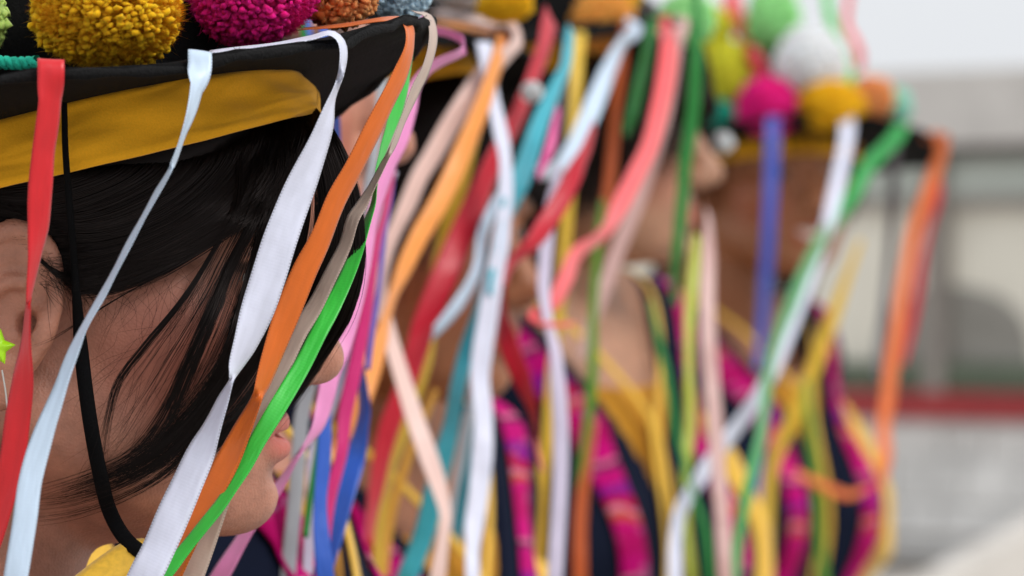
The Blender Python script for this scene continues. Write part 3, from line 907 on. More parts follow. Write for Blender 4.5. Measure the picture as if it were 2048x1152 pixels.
def ribbon(hat, colname, pts, d, label=None, tuck=True, name='ribbon', n=None, W=None, flip=1):
    """a satin ribbon of constant real width along photo points (u, v, seen width); it turns edge-on where it looks thin.
    d: one distance, or distances spread along the ribbon"""
    p = np.array(pts, float)
    dv = np.atleast_1d(np.asarray(d, float))
    dd = np.interp(np.linspace(0, 1, len(p)), np.linspace(0, 1, len(dv)), dv)
    p[:, 2] *= np.interp(dd.mean(), [1.5, 2.1, 3.4], [1.0, 0.86, 0.78])      # the blur widens what lies out of focus
    q = np.column_stack([p, dd])
    if tuck:                                            # laid over the brim edge and stitched on top of it
        u0, w0 = q[0, 0], q[0, 2]
        _, vr, dr = hat.rim_at(u0)
        sh = vr - q[0, 1]
        fade = np.clip(1 - np.arange(len(q)) / 3.0, 0, 1)
        q[:, 1] += sh * fade
        q[:, 3] += (dr - 0.0045 - q[0, 3]) * fade
        q[0, 1] += 3
        i3 = hat.rim_at(u0, 1.0, 0.0042)
        pre = [(u0, i3[1] + 1, w0, i3[2] + 0.008), (u0, i3[1], w0, i3[2] + 0.002), (u0, i3[1] + 2, w0, i3[2] - 0.003)]
        q = np.vstack([np.array(pre), q])
    if q[-1, 1] > 1100:                                 # runs on below the picture
        e = q[-1] + (q[-1] - q[-2]) / max(np.linalg.norm(q[-1, :2] - q[-2, :2]), 1) * 160
        e[2] = q[-1, 2] * 0.8; e[3] = q[-1, 3]
        e2 = e.copy(); e2[1] += 220; e2[0] += (e[0] - q[-1][0]) * 0.3; e2[2] = q[-1, 2]
        q = np.vstack([q, e, e2])
    n = n or int(min(150, 14 + 7 * len(q)))
    q = catmull(q, n)
    q[:, 2] = np.maximum(q[:, 2], 3)
    top = int(np.argmax(q[:, 1] > vr + 5)) if tuck else 0
    wm = q[:, 2] * q[:, 3] / FPX
    W = W or wm.max() * 1.02
    C = P(q[:, 0], q[:, 1], q[:, 3])
    t = norm(np.gradient(C, axis=0))
    view = norm(C - np.array([0, 0, CZ]))
    s = norm(np.cross(t, view))
    ph = np.arccos(np.clip(wm / W, 0.06, 0.985))
    if tuck:                                            # over the edge it keeps the set it has where it starts to hang
        s[:top] = s[top]
        ease = np.clip((np.arange(n) - top) / 5.0, 0, 1)
        ph = ph * ease
    vp = norm(np.cross(s, t))
    s = norm(np.cross(t, vp))
    sg = np.ones(n)                                      # the ribbon turns over at each narrow place
    cur = flip
    loc = [i for i in range(2, n - 2) if wm[i] < wm[i - 1] and wm[i] <= wm[i + 1] and wm[i] < 0.42 * W]
    for i in range(n):
        if i in loc:
            cur = -cur
        sg[i] = cur
    wd = np.cos(ph)[:, None] * s * 1.0 + (np.sin(ph) * sg)[:, None] * vp
    nrm = norm(np.cross(t, wd))
    k = 7
    a = np.linspace(-0.5, 0.5, k)
    bow = 0.05 * W * np.sin(np.linspace(0, 7, n) + rng.uniform(0, 6))
    wav = 0.012 * W * np.sin(np.linspace(0, n * 0.55, n) + rng.uniform(0, 6))
    V = C[:, None] + W * a[None, :, None] * wd[:, None] + (bow[:, None] * (1 - 4 * a[None] ** 2) + wav[:, None] * a[None] * 2)[..., None] * nrm[:, None]
    L = np.concatenate([[0], np.cumsum(np.linalg.norm(np.diff(C, axis=0), axis=1))])
    uvs = np.stack([np.repeat(L[:, None], k, 1), np.repeat((a + 0.5)[None], n, 0)], -1).reshape(-1, 2)
    o = mesh_obj(name, V.reshape(-1, 3), grid_faces(n, k), satin(colname, COL[colname]), hat.root, uv=uvs)
    sol = o.modifiers.new('thickness', 'SOLIDIFY'); sol.thickness = 0.00022; sol.offset = 0
    o['label'] = label or (colname.replace('_', ' ') + ' satin ribbon')
    return o

# ------------------------------------------------------------------ hats
class Hat:
    def __init__(self, C, yaw, pitch, roll, label, Rr=0.165, ax=0.108, ay=0.086, band=0.030, droop=0.007, wave=0.004, seed=0, crown=0.085, seam=None, fit=None):
        self.C = np.array(C, float)
        cp, sp = math.cos(R(-pitch)), math.sin(R(-pitch))
        cr, sr = math.cos(R(roll)), math.sin(R(roll))
        self.M = rotz(-R(yaw)) @ np.array([[cp, 0, sp], [0, 1, 0], [-sp, 0, cp]]) @ np.array([[1, 0, 0], [0, cr, -sr], [0, sr, cr]])
        self.root = empty('hat', C, label, 'hat', 'ribboned black hats')
        rg = np.random.default_rng(seed + 40)
        self.Rr, self.droop, self.wave, self.fit = Rr, droop, wave, fit
        self.ph = rg.uniform(0, 6.28, 3)
        n, k = 144, 14
        th = np.linspace(0, 2 * math.pi, n, endpoint=False)
        tt = np.linspace(0, 1, k)
        inner = np.stack([ax * 0.97 * np.cos(th), ay * 0.97 * np.sin(th)], -1)
        frill = 1 + 0.004 * rg.normal(0, 1, n)
        outer = Rr * np.stack([np.cos(th), np.sin(th)], -1) * frill[:, None]
        def surf(t, dz):
            xy = inner[:, None] + (outer - inner)[:, None] * t[None, :, None]
            z = self.zoff(th[:, None], t[None]) + dz
            return np.concatenate([xy, np.broadcast_to(z, xy.shape[:2])[..., None]], -1)
        top = surf(tt, 0.0016); bot = surf(tt[::-1], -0.0016)
        V = np.concatenate([top, bot], 1)
        brim = mesh_obj('brim', self.w(V.reshape(-1, 3)), grid_faces(n, 2 * k, True), M_FELT, self.root)
        # rolled, stitched edge
        cen = np.concatenate([outer * 0.996, self.zoff(th, 1.0)[:, None]], -1)
        cen = np.vstack([cen, cen[:1]])
        rad = 0.0019 * (1 + 0.20 * rg.normal(0, 1, n)); rad = np.append(rad, rad[0])
        cen[:-1, 2] += rg.normal(0, 0.0003, n) - 0.0008; cen[-1] = cen[0]
        v, f = tube(self.w(cen), rad, 8)
        mesh_obj('edge_binding', v, f, M_BIND, brim)
        # crown
        k2 = 12
        prof = [(1.0, 0.0), (0.985, 0.02), (0.965, 0.55), (0.945, 0.92), (0.915, 0.985), (0.86, 1.0), (0.6, 1.005), (0.3, 1.0), (0.001, 0.998)]
        V = np.stack([np.stack([ax * a * np.cos(th), ay * a * np.sin(th), np.full(n, crown * b) + 0.001], -1) for a, b in prof], 1)
        mesh_obj('crown', self.w(V.reshape(-1, 3)), grid_faces(n, len(prof), True), M_FELT, self.root)
        # yellow cotton headband under the brim
        kb = 9
        tb = np.linspace(0, 1, kb)
        low = np.zeros(n)
        if seam is not None:
            low = np.where((np.degrees(th) - 180) < seam - 180, 0.0, 0.0) - 0.006 * ((np.degrees(th) < seam) & (np.degrees(th) > 100))
        pl = 0.0007 * np.sin(th * 23 + self.ph[0])[:, None] * tb[None]
        flare = 0.001 + 0.004 * tb[None] + pl
        bh = band * (1 - 0.30 * np.clip(np.cos(th), 0, 1) ** 2)
        flare = flare + (0.0015 * np.sin(th[:, None] * 5 + 4.5 * tb[None] + self.ph[0]) + 0.0009 * np.sin(th[:, None] * 13 - 7 * tb[None] + self.ph[1])) * np.sin(math.pi * np.clip(tb[None] * 0.8 + 0.1, 0, 1))
        z = -0.001 - bh[:, None] * tb[None] + low[:, None] + 0.0015 * np.sin(th * 3 + self.ph[2])[:, None] * tb[None]
        V = np.stack([(ax + flare) * np.cos(th)[:, None], (ay + flare) * np.sin(th)[:, None], z], -1)
        uvs = np.stack([np.repeat(th[:, None] * 0.1, kb, 1), np.repeat(tb[None], n, 0)], -1).reshape(-1, 2)
        bo = mesh_obj('headband', self.w(V.reshape(-1, 3)), grid_faces(n, kb, True), M_BAND, self.root, uv=uvs)
        sol = bo.modifiers.new('thickness', 'SOLIDIFY'); sol.thickness = 0.0012
        # the seam line stitched along the band
        tm = 0.62
        zz = -0.001 - bh * tm + low + 0.0015 * np.sin(th * 3 + self.ph[2]) * tm
        fl = 0.001 + 0.004 * tm + 0.0002 + (0.0015 * np.sin(th * 5 + 4.5 * tm + self.ph[0]) + 0.0009 * np.sin(th * 13 - 7 * tm + self.ph[1])) * math.sin(math.pi * (tm * 0.8 + 0.1)) + 0.0007 * np.sin(th * 23 + self.ph[0]) * tm
        ring = np.stack([(ax + fl) * np.cos(th), (ay + fl) * np.sin(th), zz], -1)
        v, f = tube(self.w(np.vstack([ring, ring[:1]])), 0.00028, 5)
        mesh_obj('stitching', v, f, M_STITCH, bo)
    def zoff(self, th, t):
        if self.fit:
            a2, b2, a3, b3 = self.fit
            return ((a2 * np.cos(2 * th) + b2 * np.sin(2 * th) + a3 * np.cos(3 * th) + b3 * np.sin(3 * th)) * t ** 2
                    + 0.0011 * np.sin(13 * th + self.ph[2]) * t ** 5 + 0.0006 * np.sin(29 * th + self.ph[1]) * t ** 7)
        return (-self.droop * t ** 2.2 + self.wave * np.sin(2 * th + self.ph[0]) * t ** 2 + 0.4 * self.wave * np.sin(3 * th + self.ph[1]) * t ** 2
                + 0.0012 * np.sin(11 * th + self.ph[2]) * t ** 6)
    def w(self, q):
        return self.C + np.asarray(q) @ self.M.T
    def rim_at(self, u, t=1.0, dz=0.0):
        """the point of the near half of the brim, at the share t of its width, that stands in line with the column u"""
        th = np.linspace(0, 2 * math.pi, 1440, endpoint=False)
        r = 0.1 + (self.Rr - 0.1) * t
        W = self.w(np.stack([r * np.cos(th), r * np.sin(th), self.zoff(th, t) + dz], -1))
        uu = 1024 + W[:, 0] / W[:, 1] * FPX
        ok = W[:, 1] < self.C[1] + 0.02
        k = np.argmin(np.where(ok, np.abs(uu - u), 1e9))
        return uu[k], 576 - (W[k, 2] - CZ) / W[k, 1] * FPX, W[k, 1]

M_STITCH = plain('dark_thread', (0.09, 0.04, 0.004, 1), 0.8, bump=0)

# ------------------------------------------------------------------ the ground and the building behind
M_GROUND = plain('plaza_stone', (0.45, 0.425, 0.39, 1), 0.9, var=0.25, scale=3)
g = 400
gm = mesh_obj('ground', np.array([(-g, -g, 0), (g, -g, 0), (g, g, 0), (-g, g, 0)], float), [[0, 1, 2, 3]], M_GROUND, None, smooth=False)
gm['kind'] = 'structure'

B0 = np.array([1.95, 20.4, 0.0]); BA = R(-35)
bx, by = np.array([math.cos(BA), math.sin(BA), 0]), np.array([-math.sin(BA), math.cos(BA), 0])
def bframe(v):
    return B0 + v[:, :1] * bx + v[:, 1:2] * by + v[:, 2:3] * np.array([0, 0, 1.0])
bld = empty('building', tuple(B0), 'low grey building with red and green bands, far behind on the right', 'building')
M_FASCIA = plain('weathered_board', (0.60, 0.57, 0.54, 1), 0.85, var=0.12, scale=5)
M_EAVE = plain('dark_eave', (0.10, 0.085, 0.075, 1), 0.85)
M_POST = plain('brown_post', (0.28, 0.25, 0.225, 1), 0.8)
M_CREAM = plain('cream_wall', (0.80, 0.76, 0.66, 1), 0.9, var=0.08, scale=2)
M_DARKIN = plain('dark_counter', (0.30, 0.285, 0.255, 1), 0.85, var=0.25, scale=3)
M_GREENP = plain('green_paint', (0.10, 0.13, 0.085, 1), 0.6, var=0.2)
M_REDP = plain('red_paint', (0.34, 0.022, 0.026, 1), 0.5, var=0.15)
M_STONE = plain('whitewashed_stone', (0.74, 0.73, 0.71, 1), 0.9, var=0.26, scale=3.0, bump=0.3)
M_GLASSG = plain('greenish_glass', (0.50, 0.54, 0.49, 1), 0.25, var=0.06, bump=0)
M_GUTTER_SHADE = plain('gutter_shade', (0.11, 0.095, 0.08, 1), 0.9)
SL, SR = -7.0, 7.6
for i in range(7):
    x0 = SL + i * (SR - SL) / 7
    box_part('fascia_board', (x0 + 0.004, -0.20, 2.26), (x0 + (SR - SL) / 7 - 0.004, -0.16, 2.66), M_FASCIA, bld, bframe, 0.006)
box_part('eave', (SL, -0.159, 2.20), (SR, 0.02, 2.259), M_EAVE, bld, bframe)
box_part('roof', (SL, -0.159, 2.60), (SR, 5.0, 2.655), M_EAVE, bld, bframe)
for i, x in enumerate(np.arange(SL + 0.9, SR, 1.62)):
    box_part('post', (x + 0.0, -0.10, 0.86), (x + 0.11, 0.02, 2.199), M_POST, bld, bframe, 0.008)
    if i < 8:
        box_part('transom', (x + 0.112, -0.06, 1.93), (x + 1.618, -0.01, 1.99), M_POST, bld, bframe, 0.004)
        box_part('upper_pane', (x + 0.112, -0.03, 1.992), (x + 1.618, -0.02, 2.198), M_GLASSG, bld, bframe)
        box_part('green_panel', (x + 0.112, -0.07, 0.96), (x + 1.618, -0.03, 1.10), M_GREENP, bld, bframe, 0.004)
box_part('red_rail', (SL, -0.14, 0.80), (SR, 0.03, 0.94), M_REDP, bld, bframe, 0.01)
box_part('back_wall', (SL, 0.025, 0.799), (SR, 0.25, 2.58), M_CREAM, bld, bframe)
# whitewashed base, in rough courses
xs_ = SL
for row, (z0, z1) in enumerate([(0.16, 0.335), (0.338, 0.59), (0.593, 0.797)]):
    x = SL + 0.2 * row
    while x < SR - 0.3:
        wdt = random.uniform(0.22, 0.75)
        if -1.6 < x < 2.2:
            pr = random.uniform(0, 0.010)
            box_part('stone', (x, -0.05 - pr, z0), (x + wdt - 0.006, 0.0, z1), M_STONE, bld, bframe, 0.02)
        x += wdt
box_part('plinth', (SL, 0.001, 0.0), (SR, 0.10, 0.798), M_STONE, bld, bframe)
box_part('gutter_shadow', (SL, -0.45, 0.0), (SR, -0.06, 0.05), M_GUTTER_SHADE, bld, bframe)  # flat dark strip; the shadow along the wall foot is in its colour
# arched panels let into the wall
for cx_ in (-3.7, -1.75, 0.50, 2.3):
    n = 18
    a = np.linspace(0, math.pi, n)
    prof = np.stack([cx_ + 0.46 * np.cos(a), 1.15 + 0.36 * np.sin(a) ** 0.8], -1)
    prof = np.vstack([[cx_ + 0.50, 0.95], prof, [cx_ - 0.50, 0.95]])
    m_ = len(prof)
    v = np.concatenate([np.column_stack([prof[:, 0], np.full(m_, y), prof[:, 1]]) for y in (0.004, 0.024)])
    f = [list(range(m_)), list(range(2 * m_ - 1, m_ - 1, -1))] + [[i, (i + 1) % m_, (i + 1) % m_ + m_, i + m_] for i in range(m_)]
    mesh_obj('arched_panel', bframe(v), f, M_DARKIN, bld, smooth=False)

# a pale sloping parapet in front of it
M_PARA = plain('pale_concrete', (0.66, 0.62, 0.57, 1), 0.9, var=0.12, scale=4)
par = empty('parapet', tuple(P(1960, 1300, 13.0)), 'pale concrete parapet sloping up towards the bottom right corner', 'parapet')
n = 14
xs = np.linspace(0, 1, n)
topu = np.interp(xs, [0, 1], [1780, 2700]); topv = np.interp(xs, [0, 1], [1205, 700])
A = P(topu, topv, 13.0)
vs, fs = [], []
for i in range(n):
    x, y, z = A[i]
    vs += [(x, y, 0.0), (x, y, z - 0.02), (x, y + 0.02, z), (x, y + 0.30, z), (x, y + 0.32, z - 0.02), (x, y + 0.32, 0.0)]
for i in range(n - 1):
    for j in range(6):
        k = (j + 1) % 6
        fs.append([i * 6 + j, (i + 1) * 6 + j, (i + 1) * 6 + k, i * 6 + k])
fs += [list(range(6))[::-1], [(n - 1) * 6 + j for j in range(6)]]
mesh_obj('coping', np.array(vs), fs, M_PARA, par, smooth=False)

# ------------------------------------------------------------------ the women
HX1 = np.array([-0.184, 1.45, 1.492])
w1 = Woman(HX1, 0, 8, SK1, 'nearest woman, seen in profile, dark hair blown across her cheek', 0.0019, rise=0.02)
w1b = Woman((-0.166, 1.87, 1.590), 6, 12, SK1, 'woman mostly hidden behind the nearest woman and her ribbons', 0.0042)
w2 = Woman((-0.085, 2.32, 1.519), 30, 38, SK2, 'third woman in the row, her eye and nose showing between ribbons', 0.0040, rise=0.06)
w3 = Woman((0.042, 2.85, 1.606), 8, 42, SK3, 'woman with a chin-length dark bob and bare upper chest', 0.0040)
w4 = Woman((0.262, 3.80, 1.602), 68, 42, SK2, 'farthest woman, smiling towards the camera from under her hat', 0.0034, rise=0.035, smile=1.0, lean=-0.028)
for w in (w1, w1b, w2, w3, w4):
    w.build_body()
for i, w in enumerate((w1, w1b, w2, w3, w4)):
    clothes(w, woven_mat('woven_magenta.%d' % i, i * 1.7))

# ---- standing collar of the nearest woman's blouse
ph_ = np.linspace(R(-150), R(150), 90)
def collar_ring(dz, dr):
    rx, ry = 0.070 + dr, 0.068 + dr
    zt = -0.088 - 0.150 * (1 - np.cos(ph_ - R(-50))) - 0.0016 * np.sin(ph_ * 9) + dz
    return w1.to_world(np.stack([0.0 + rx * np.cos(ph_), ry * np.sin(ph_), zt], -1))
for nm, rows, mt in (('collar', [(-0.004, -0.004), (0.0, 0.0), (-0.0015, 0.003), (-0.007, 0.006), (-0.0105, 0.009)], M_YEL), ('collar_stand', [(-0.0095, 0.0075), (-0.026, 0.016), (-0.050, 0.030), (-0.075, 0.055)], M_NAVY)):
    V = np.stack([collar_ring(a_, b_) for a_, b_ in rows], 1)
    o = mesh_obj(nm, V.reshape(-1, 3), grid_faces(len(ph_), len(rows)), mt, w1.root)
    sol = o.modifiers.new('thickness', 'SOLIDIFY'); sol.thickness = 0.0012

# ---- hair of the nearest woman
hair1 = None
V, F = scalp_cap(w1, M_HAIR, 0.005, 0.62, 0.012)
hair1 = mesh_obj('hair', w1.to_world(V), F, M_HAIR, w1.root)
vattr(hair1, 'rnd', np.full(len(V), 0.15))

def guide(pts, w, lift=0.004, fall=1.418, n=40, root=True):
    """photo points of a lock -> points lying on (or just off) the head"""
    q = catmull(pts, n)
    d = w.hit_depth(q[:, 0], q[:, 1])
    good = ~np.isnan(d)
    d = np.where(good, d, fall)
    ds = d.copy()
    for _ in range(12):
        ds[1:-1] = (ds[:-2] + 2 * ds[1:-1] + ds[2:]) / 4
    ds = np.where(good, np.minimum(ds, d), ds)
    push = (0.018 if root else 0.0) * np.clip(1 - np.linspace(0, 1, n) / 0.10, 0, 1)      # the roots lie under the headband
    return np.column_stack([q[:, 0], q[:, 1], ds - lift + push])

def lock_sheet(guides, n, spread, lift, wid, name, clump=0, jit=2.0, dens=None, k=22):
    """strands between neighbouring guides (u, v, depth), in clumps"""
    G = np.stack(guides)                                    # g x m x 3
    gi = rng.random(n) if dens is None else dens(n)
    if clump:
        cc = rng.random(clump)
        gi = np.clip(cc[rng.integers(0, clump, n)] + rng.normal(0, spread, n), 0, 1)
    x = gi * (len(G) - 1)
    i0 = np.clip(x.astype(int), 0, len(G) - 2); fr = (x - i0)[:, None, None]
    fr = fr * fr * (3 - 2 * fr) * 0.5 + fr * 0.5
    S = G[i0] * (1 - fr) + G[i0 + 1] * fr
    m = S.shape[1]
    t = np.linspace(0, 1, m)
    # each strand strays from its lock, more towards the tip
    S[..., 0] += jit * rng.normal(0, 1, (n, 1)) * (0.3 + 1.6 * t[None] ** 2) + jit * 0.6 * np.sin(t[None] * rng.uniform(2, 9, (n, 1)) + rng.uniform(0, 6, (n, 1)))
    S[..., 1] += jit * rng.normal(0, 1, (n, 1)) * (0.2 + 1.4 * t[None] ** 2)
    S[..., 2] -= lift * rng.random((n, 1)) * np.minimum(1, 4 * t[None] + 0.2)
    ends = rng.uniform(0.72, 1.0, n)
    idx = t[None, :] * ends[:, None] * (m - 1)
    sel = np.linspace(0, 1, k)[None] * ends[:, None] * (m - 1)
    a = np.clip(sel.astype(int), 0, m - 2); f = (sel - a)[..., None]
    rows = np.arange(n)[:, None]
    S2 = S[rows, a] * (1 - f) + S[rows, a + 1] * f
    C = P(S2[..., 0], S2[..., 1], S2[..., 2])
    return strand_mesh(C, wid * rng.uniform(0.5, 1.3, n), name, M_HAIR, hair1)

def sheet_patch(guides, lift, name, nu=30):
    """dense underlayer between guides"""
    G = np.stack(guides)
    x = np.linspace(0, len(G) - 1, nu)
    i0 = np.clip(x.astype(int), 0, len(G) - 2); fr = (x - i0)[:, None, None]
    S = G[i0] * (1 - fr) + G[i0 + 1] * fr
    S[..., 2] += lift
    o = mesh_obj(name, P(S[..., 0], S[..., 1], S[..., 2]).reshape(-1, 3), grid_faces(nu, S.shape[1]), M_HAIR, hair1)
    vattr(o, 'rnd', np.full(len(o.data.vertices), 0.1))
    sol = o.modifiers.new('thickness', 'SOLIDIFY'); sol.thickness = 0.0008
    return o

gA = [guide(p, w1, 0.004) for p in (
    [(616, 222), (602, 298), (560, 390), (450, 470), (330, 540), (230, 580), (150, 590)],
    [(545, 225), (512, 325), (440, 420), (330, 487), (235, 528), (170, 548), (115, 552)],
    [(430, 262), (395, 340), (310, 405), (200, 448), (110, 450), (40, 428), (-40, 412)],
    [(270, 300), (232, 345), (150, 380), (60, 400), (-20, 395), (-80, 390), (-130, 390)],
    [(90, 330), (60, 345), (10, 350), (-40, 345), (-90, 345), (-130, 345), (-170, 345)])]
sheet_patch(gA, 0.0012, 'hair_underlayer')
lock_sheet(gA, 5200, 0, 0.006, 0.00048, 'side_hair', jit=4.5)
b1 = guide([(626, 212), (672, 270), (712, 370), (728, 480), (722, 560), (698, 635), (664, 690), (612, 770), (556, 838), (500, 888)], w1, 0.004)
b15 = guide([(618, 212), (652, 290), (682, 390), (686, 490), (670, 575), (636, 655), (592, 735), (540, 805), (484, 862), (425, 905)], w1, 0.005)
b2 = guide([(596, 218), (630, 300), (652, 400), (642, 500), (614, 600), (574, 700), (524, 785), (462, 855), (390, 915), (300, 960)], w1, 0.006)
b3 = guide([(560, 215), (584, 320), (572, 420), (545, 520), (510, 620), (462, 720), (402, 805), (332, 880), (240, 940), (120, 985)], w1, 0.006)
b5 = guide([(545, 220), (548, 320), (512, 434), (462, 534), (422, 634), (372, 750), (335, 835), (275, 915), (180, 965), (60, 1005)], w1, 0.006)
b6 = guide([(555, 220), (560, 340), (522, 470), (487, 610), (447, 745), (400, 850), (325, 935), (215, 992), (110, 1020), (-10, 1022)], w1, 0.007)
b4 = guide([(520, 225), (500, 350), (440, 478), (367, 597), (283, 700), (236, 765), (217, 830), (207, 890), (202, 930), (203, 965)], w1, 0.006)
lock_sheet([b1, b15, b2], 1500, 0.028, 0.008, 0.00036, 'front_hair', clump=24, jit=3.0)
lock_sheet([b2, b3], 420, 0.03, 0.006, 0.00030, 'front_hair', clump=10, jit=4.0)
def single(gd, n, jit, wid, name='hair_lock', k=26, fan=9):
    """one lock; fan is how far its strands spread apart towards the tips, in photo pixels"""
    t = np.linspace(0, 1, len(gd))
    tg = np.gradient(gd[:, :2], axis=0)
    nn = np.stack([-tg[:, 1], tg[:, 0]], -1) / np.linalg.norm(tg, axis=1)[:, None]
    g1, g2 = gd.copy(), gd.copy()
    sp = (fan * (0.25 + 0.9 * t ** 1.3))[:, None]
    g1[:, :2] -= nn * sp; g2[:, :2] += nn * sp
    return lock_sheet([g1, g2], n, 0, 0.004, wid, name, jit=jit, k=k)
single(b4, 42, 1.4, 0.00028, fan=7)
single(b5, 80, 3.0, 0.00028, fan=20)
single(b6, 90, 3.5, 0.00028, fan=24)
single(b3, 80, 4.0, 0.00028, fan=24)
single(b2, 120, 4.0, 0.00036, fan=20)
b9 = guide([(570, 220), (575, 340), (550, 470), (520, 590), (478, 700), (430, 790), (370, 870), (290, 935), (200, 975), (90, 1000)], w1, 0.007)
single(b9, 100, 4.0, 0.00034, fan=18)
lock_sheet([b4, b5, b3, b2, b1], 190, 0, 0.008, 0.00019, 'stray_hair', jit=9.0, k=26)
b7 = guide([(480, 300), (470, 420), (430, 470), (340, 515), (250, 530), (170, 530)], w1, 0.007, root=False)
single(b7, 60, 4, 0.0003, fan=12)
b8 = guide([(300, 560), (230, 600), (150, 650), (100, 680), (60, 695)], w1, 0.004, root=False)
single(b8, 8, 1.0, 0.0002, fan=2)
# wisps at the temple and loose hairs over the cheek
def wisps(n, u0, u1, v0, v1, du, dv, curl, wid, name):
    k = 14
    Q = []
    for _ in range(n):
        u, v = random.uniform(u0, u1), random.uniform(v0, v1)
        a, b = random.gauss(du[0], du[1]), random.gauss(dv[0], dv[1])
        c = random.gauss(0, curl)
        Q.append(catmull([(u, v), (u + a * 0.4 + c, v + b * 0.35), (u + a * 0.75 + c * 0.8, v + b * 0.7), (u + a, v + b)], k))
    Q = np.stack(Q)
    d = w1.hit_depth(Q[..., 0].ravel(), Q[..., 1].ravel()).reshape(n, k)
    d = np.where(np.isnan(d), 1.42, d)
    for _ in range(3):
        d[:, 1:-1] = np.minimum(d[:, 1:-1], (d[:, :-2] + 2 * d[:, 1:-1] + d[:, 2:]) / 4)
    strand_mesh(P(Q[..., 0], Q[..., 1], d - 0.0022), np.full(n, wid), name, M_HAIR, hair1)
wisps(110, 75, 160, 510, 570, (50, 30), (60, 28), 10, 0.00014, 'temple_wisps')
wisps(70, 190, 470, 510, 600, (-35, 35), (100, 45), 22, 0.00009, 'loose_hairs')
wisps(50, 220, 520, 640, 880, (-80, 40), (110, 45), 16, 0.00010, 'loose_hairs')
# back of the head
fall_hair(w1, 'back_hair', M_HAIR, hair1, 1500, lambda a: -0.10, 118, 258, 0.09, (0.005, 0.014), 0.0011)

# ---- hair of the others
def others_hair(w, mat, n, zend, az0=-180, az1=180, **kw):
    V, F = scalp_cap(w, mat, 0.006, 0.55, 0.012)
    h = mesh_obj('hair', w.to_world(V), F, mat, w.root)
    vattr(h, 'rnd', np.full(len(V), 0.2))
    fall_hair(w, 'hanging_hair', mat, h, n, zend, az0, az1, **kw)
    return h
others_hair(w1b, M_HAIR, 900, lambda a: -0.09, 110, 250, wid=0.0015)
def z2(a):
    a = abs(a)
    return np.interp(a, [22, 32, 50, 80, 110, 180], [0.05, 0.012, -0.012, -0.055, -0.10, -0.11])
others_hair(w2, M_HAIR, 1700, z2, -180, 180, wid=0.0015)
def z3(a):
    a = abs(a)
    return np.interp(a, [0, 18, 40, 60, 110, 180], [0.035, 0.018, -0.020, -0.042, -0.080, -0.09])
others_hair(w3, M_HAIR2, 2600, z3, -180, 180, wid=0.0017, off=(0.007, 0.018), jit=0.006, sweep=0.0)
def z4(a):
    a = abs(a)
    return np.interp(a, [40, 60, 90, 120, 180], [0.05, 0.02, -0.02, -0.10, -0.16])
h4 = others_hair(w4, M_HAIR, 1500, z4, -180, 180, wid=0.0018)
lk = np.stack([np.column_stack([np.interp(np.linspace(0, 1, 14), [0, 0.4, 1], [1640, 1612, 1588]) + random.gauss(0, 6), np.linspace(480, 745, 14), np.full(14, 3.74) + random.gauss(0, 0.006)]) for _ in range(120)])
strand_mesh(P(lk[..., 0], lk[..., 1], lk[..., 2]), np.full(120, 0.0018), 'hair_lock', M_HAIR, h4)

# ------------------------------------------------------------------ hats
hat1 = Hat(HX1 + np.array([-0.0013, 0.0, 0.0644]), 0, 14.8, -4.04, 'black hat with yellow headband and woollen pompoms, nearest the camera', 0.1614, 0.1055, 0.087, 0.0265, 0.0, 0.0, 1, seam=256, fit=(-0.0011, 0.0014, 0.007, 0.0019))
H1 = hat1
hat1b = Hat(w1b.H + np.array([-0.03, 0.0, 0.10]), 6, 10, 0, 'black hat above the top edge of the photo, ribbons hanging down behind the nearest hat', 0.155, 0.112, 0.087, 0.030, 0.006, 0.003, 2)
H1b = hat1b
hat2 = Hat(w2.H + np.array([-0.050, 0.0, 0.098]), 25, 18, -2, 'black hat with striped ribbons across its brim, middle of the row', 0.150, 0.112, 0.087, 0.034, 0.016, 0.006, 3)
H2 = hat2
hat3 = Hat(w3.H + np.array([-0.050, 0.0, 0.076]), 10, 9, -1, 'black hat with a big orange pompom, worn above the bob', 0.155, 0.115, 0.090, 0.030, 0.010, 0.004, 4)
H3 = hat3
hat4 = Hat(w4.H + np.array([0.002, 0.0, 0.040]), 68, 5, -1.5, 'black hat piled with bright pompoms and loops, farthest in the row', 0.168, 0.102, 0.079, 0.024, 0.0, 0.001, 5, crown=0.06, fit=(0.011, 0.0, 0.0, 0.0))
H4 = hat4

# frayed fibres along the stitched edge of the nearest brim
nf = 260
tf = rng.uniform(0, 2 * math.pi, nf)
pf = hat1.w(np.stack([hat1.Rr * np.cos(tf), hat1.Rr * np.sin(tf), hat1.zoff(tf, 1.0) + 0.0008], -1))
df = norm(np.stack([0.5 * np.cos(tf), 0.5 * np.sin(tf), np.full(nf, 0.8)], -1) + rng.normal(0, 0.6, (nf, 3)))
lf = rng.uniform(0.0008, 0.0026, (nf, 1))
cf = rng.normal(0, 0.35, (nf, 3))
CF = np.stack([pf + df * lf * t_ + cf * lf * t_ * t_ for t_ in np.linspace(0, 1, 5)], 1)
brim1 = [c for c in hat1.root.children if c.name.startswith('brim')][0]
strand_mesh(CF, np.full(nf, 0.00016), 'edge_fibres', M_HAIR, brim1)

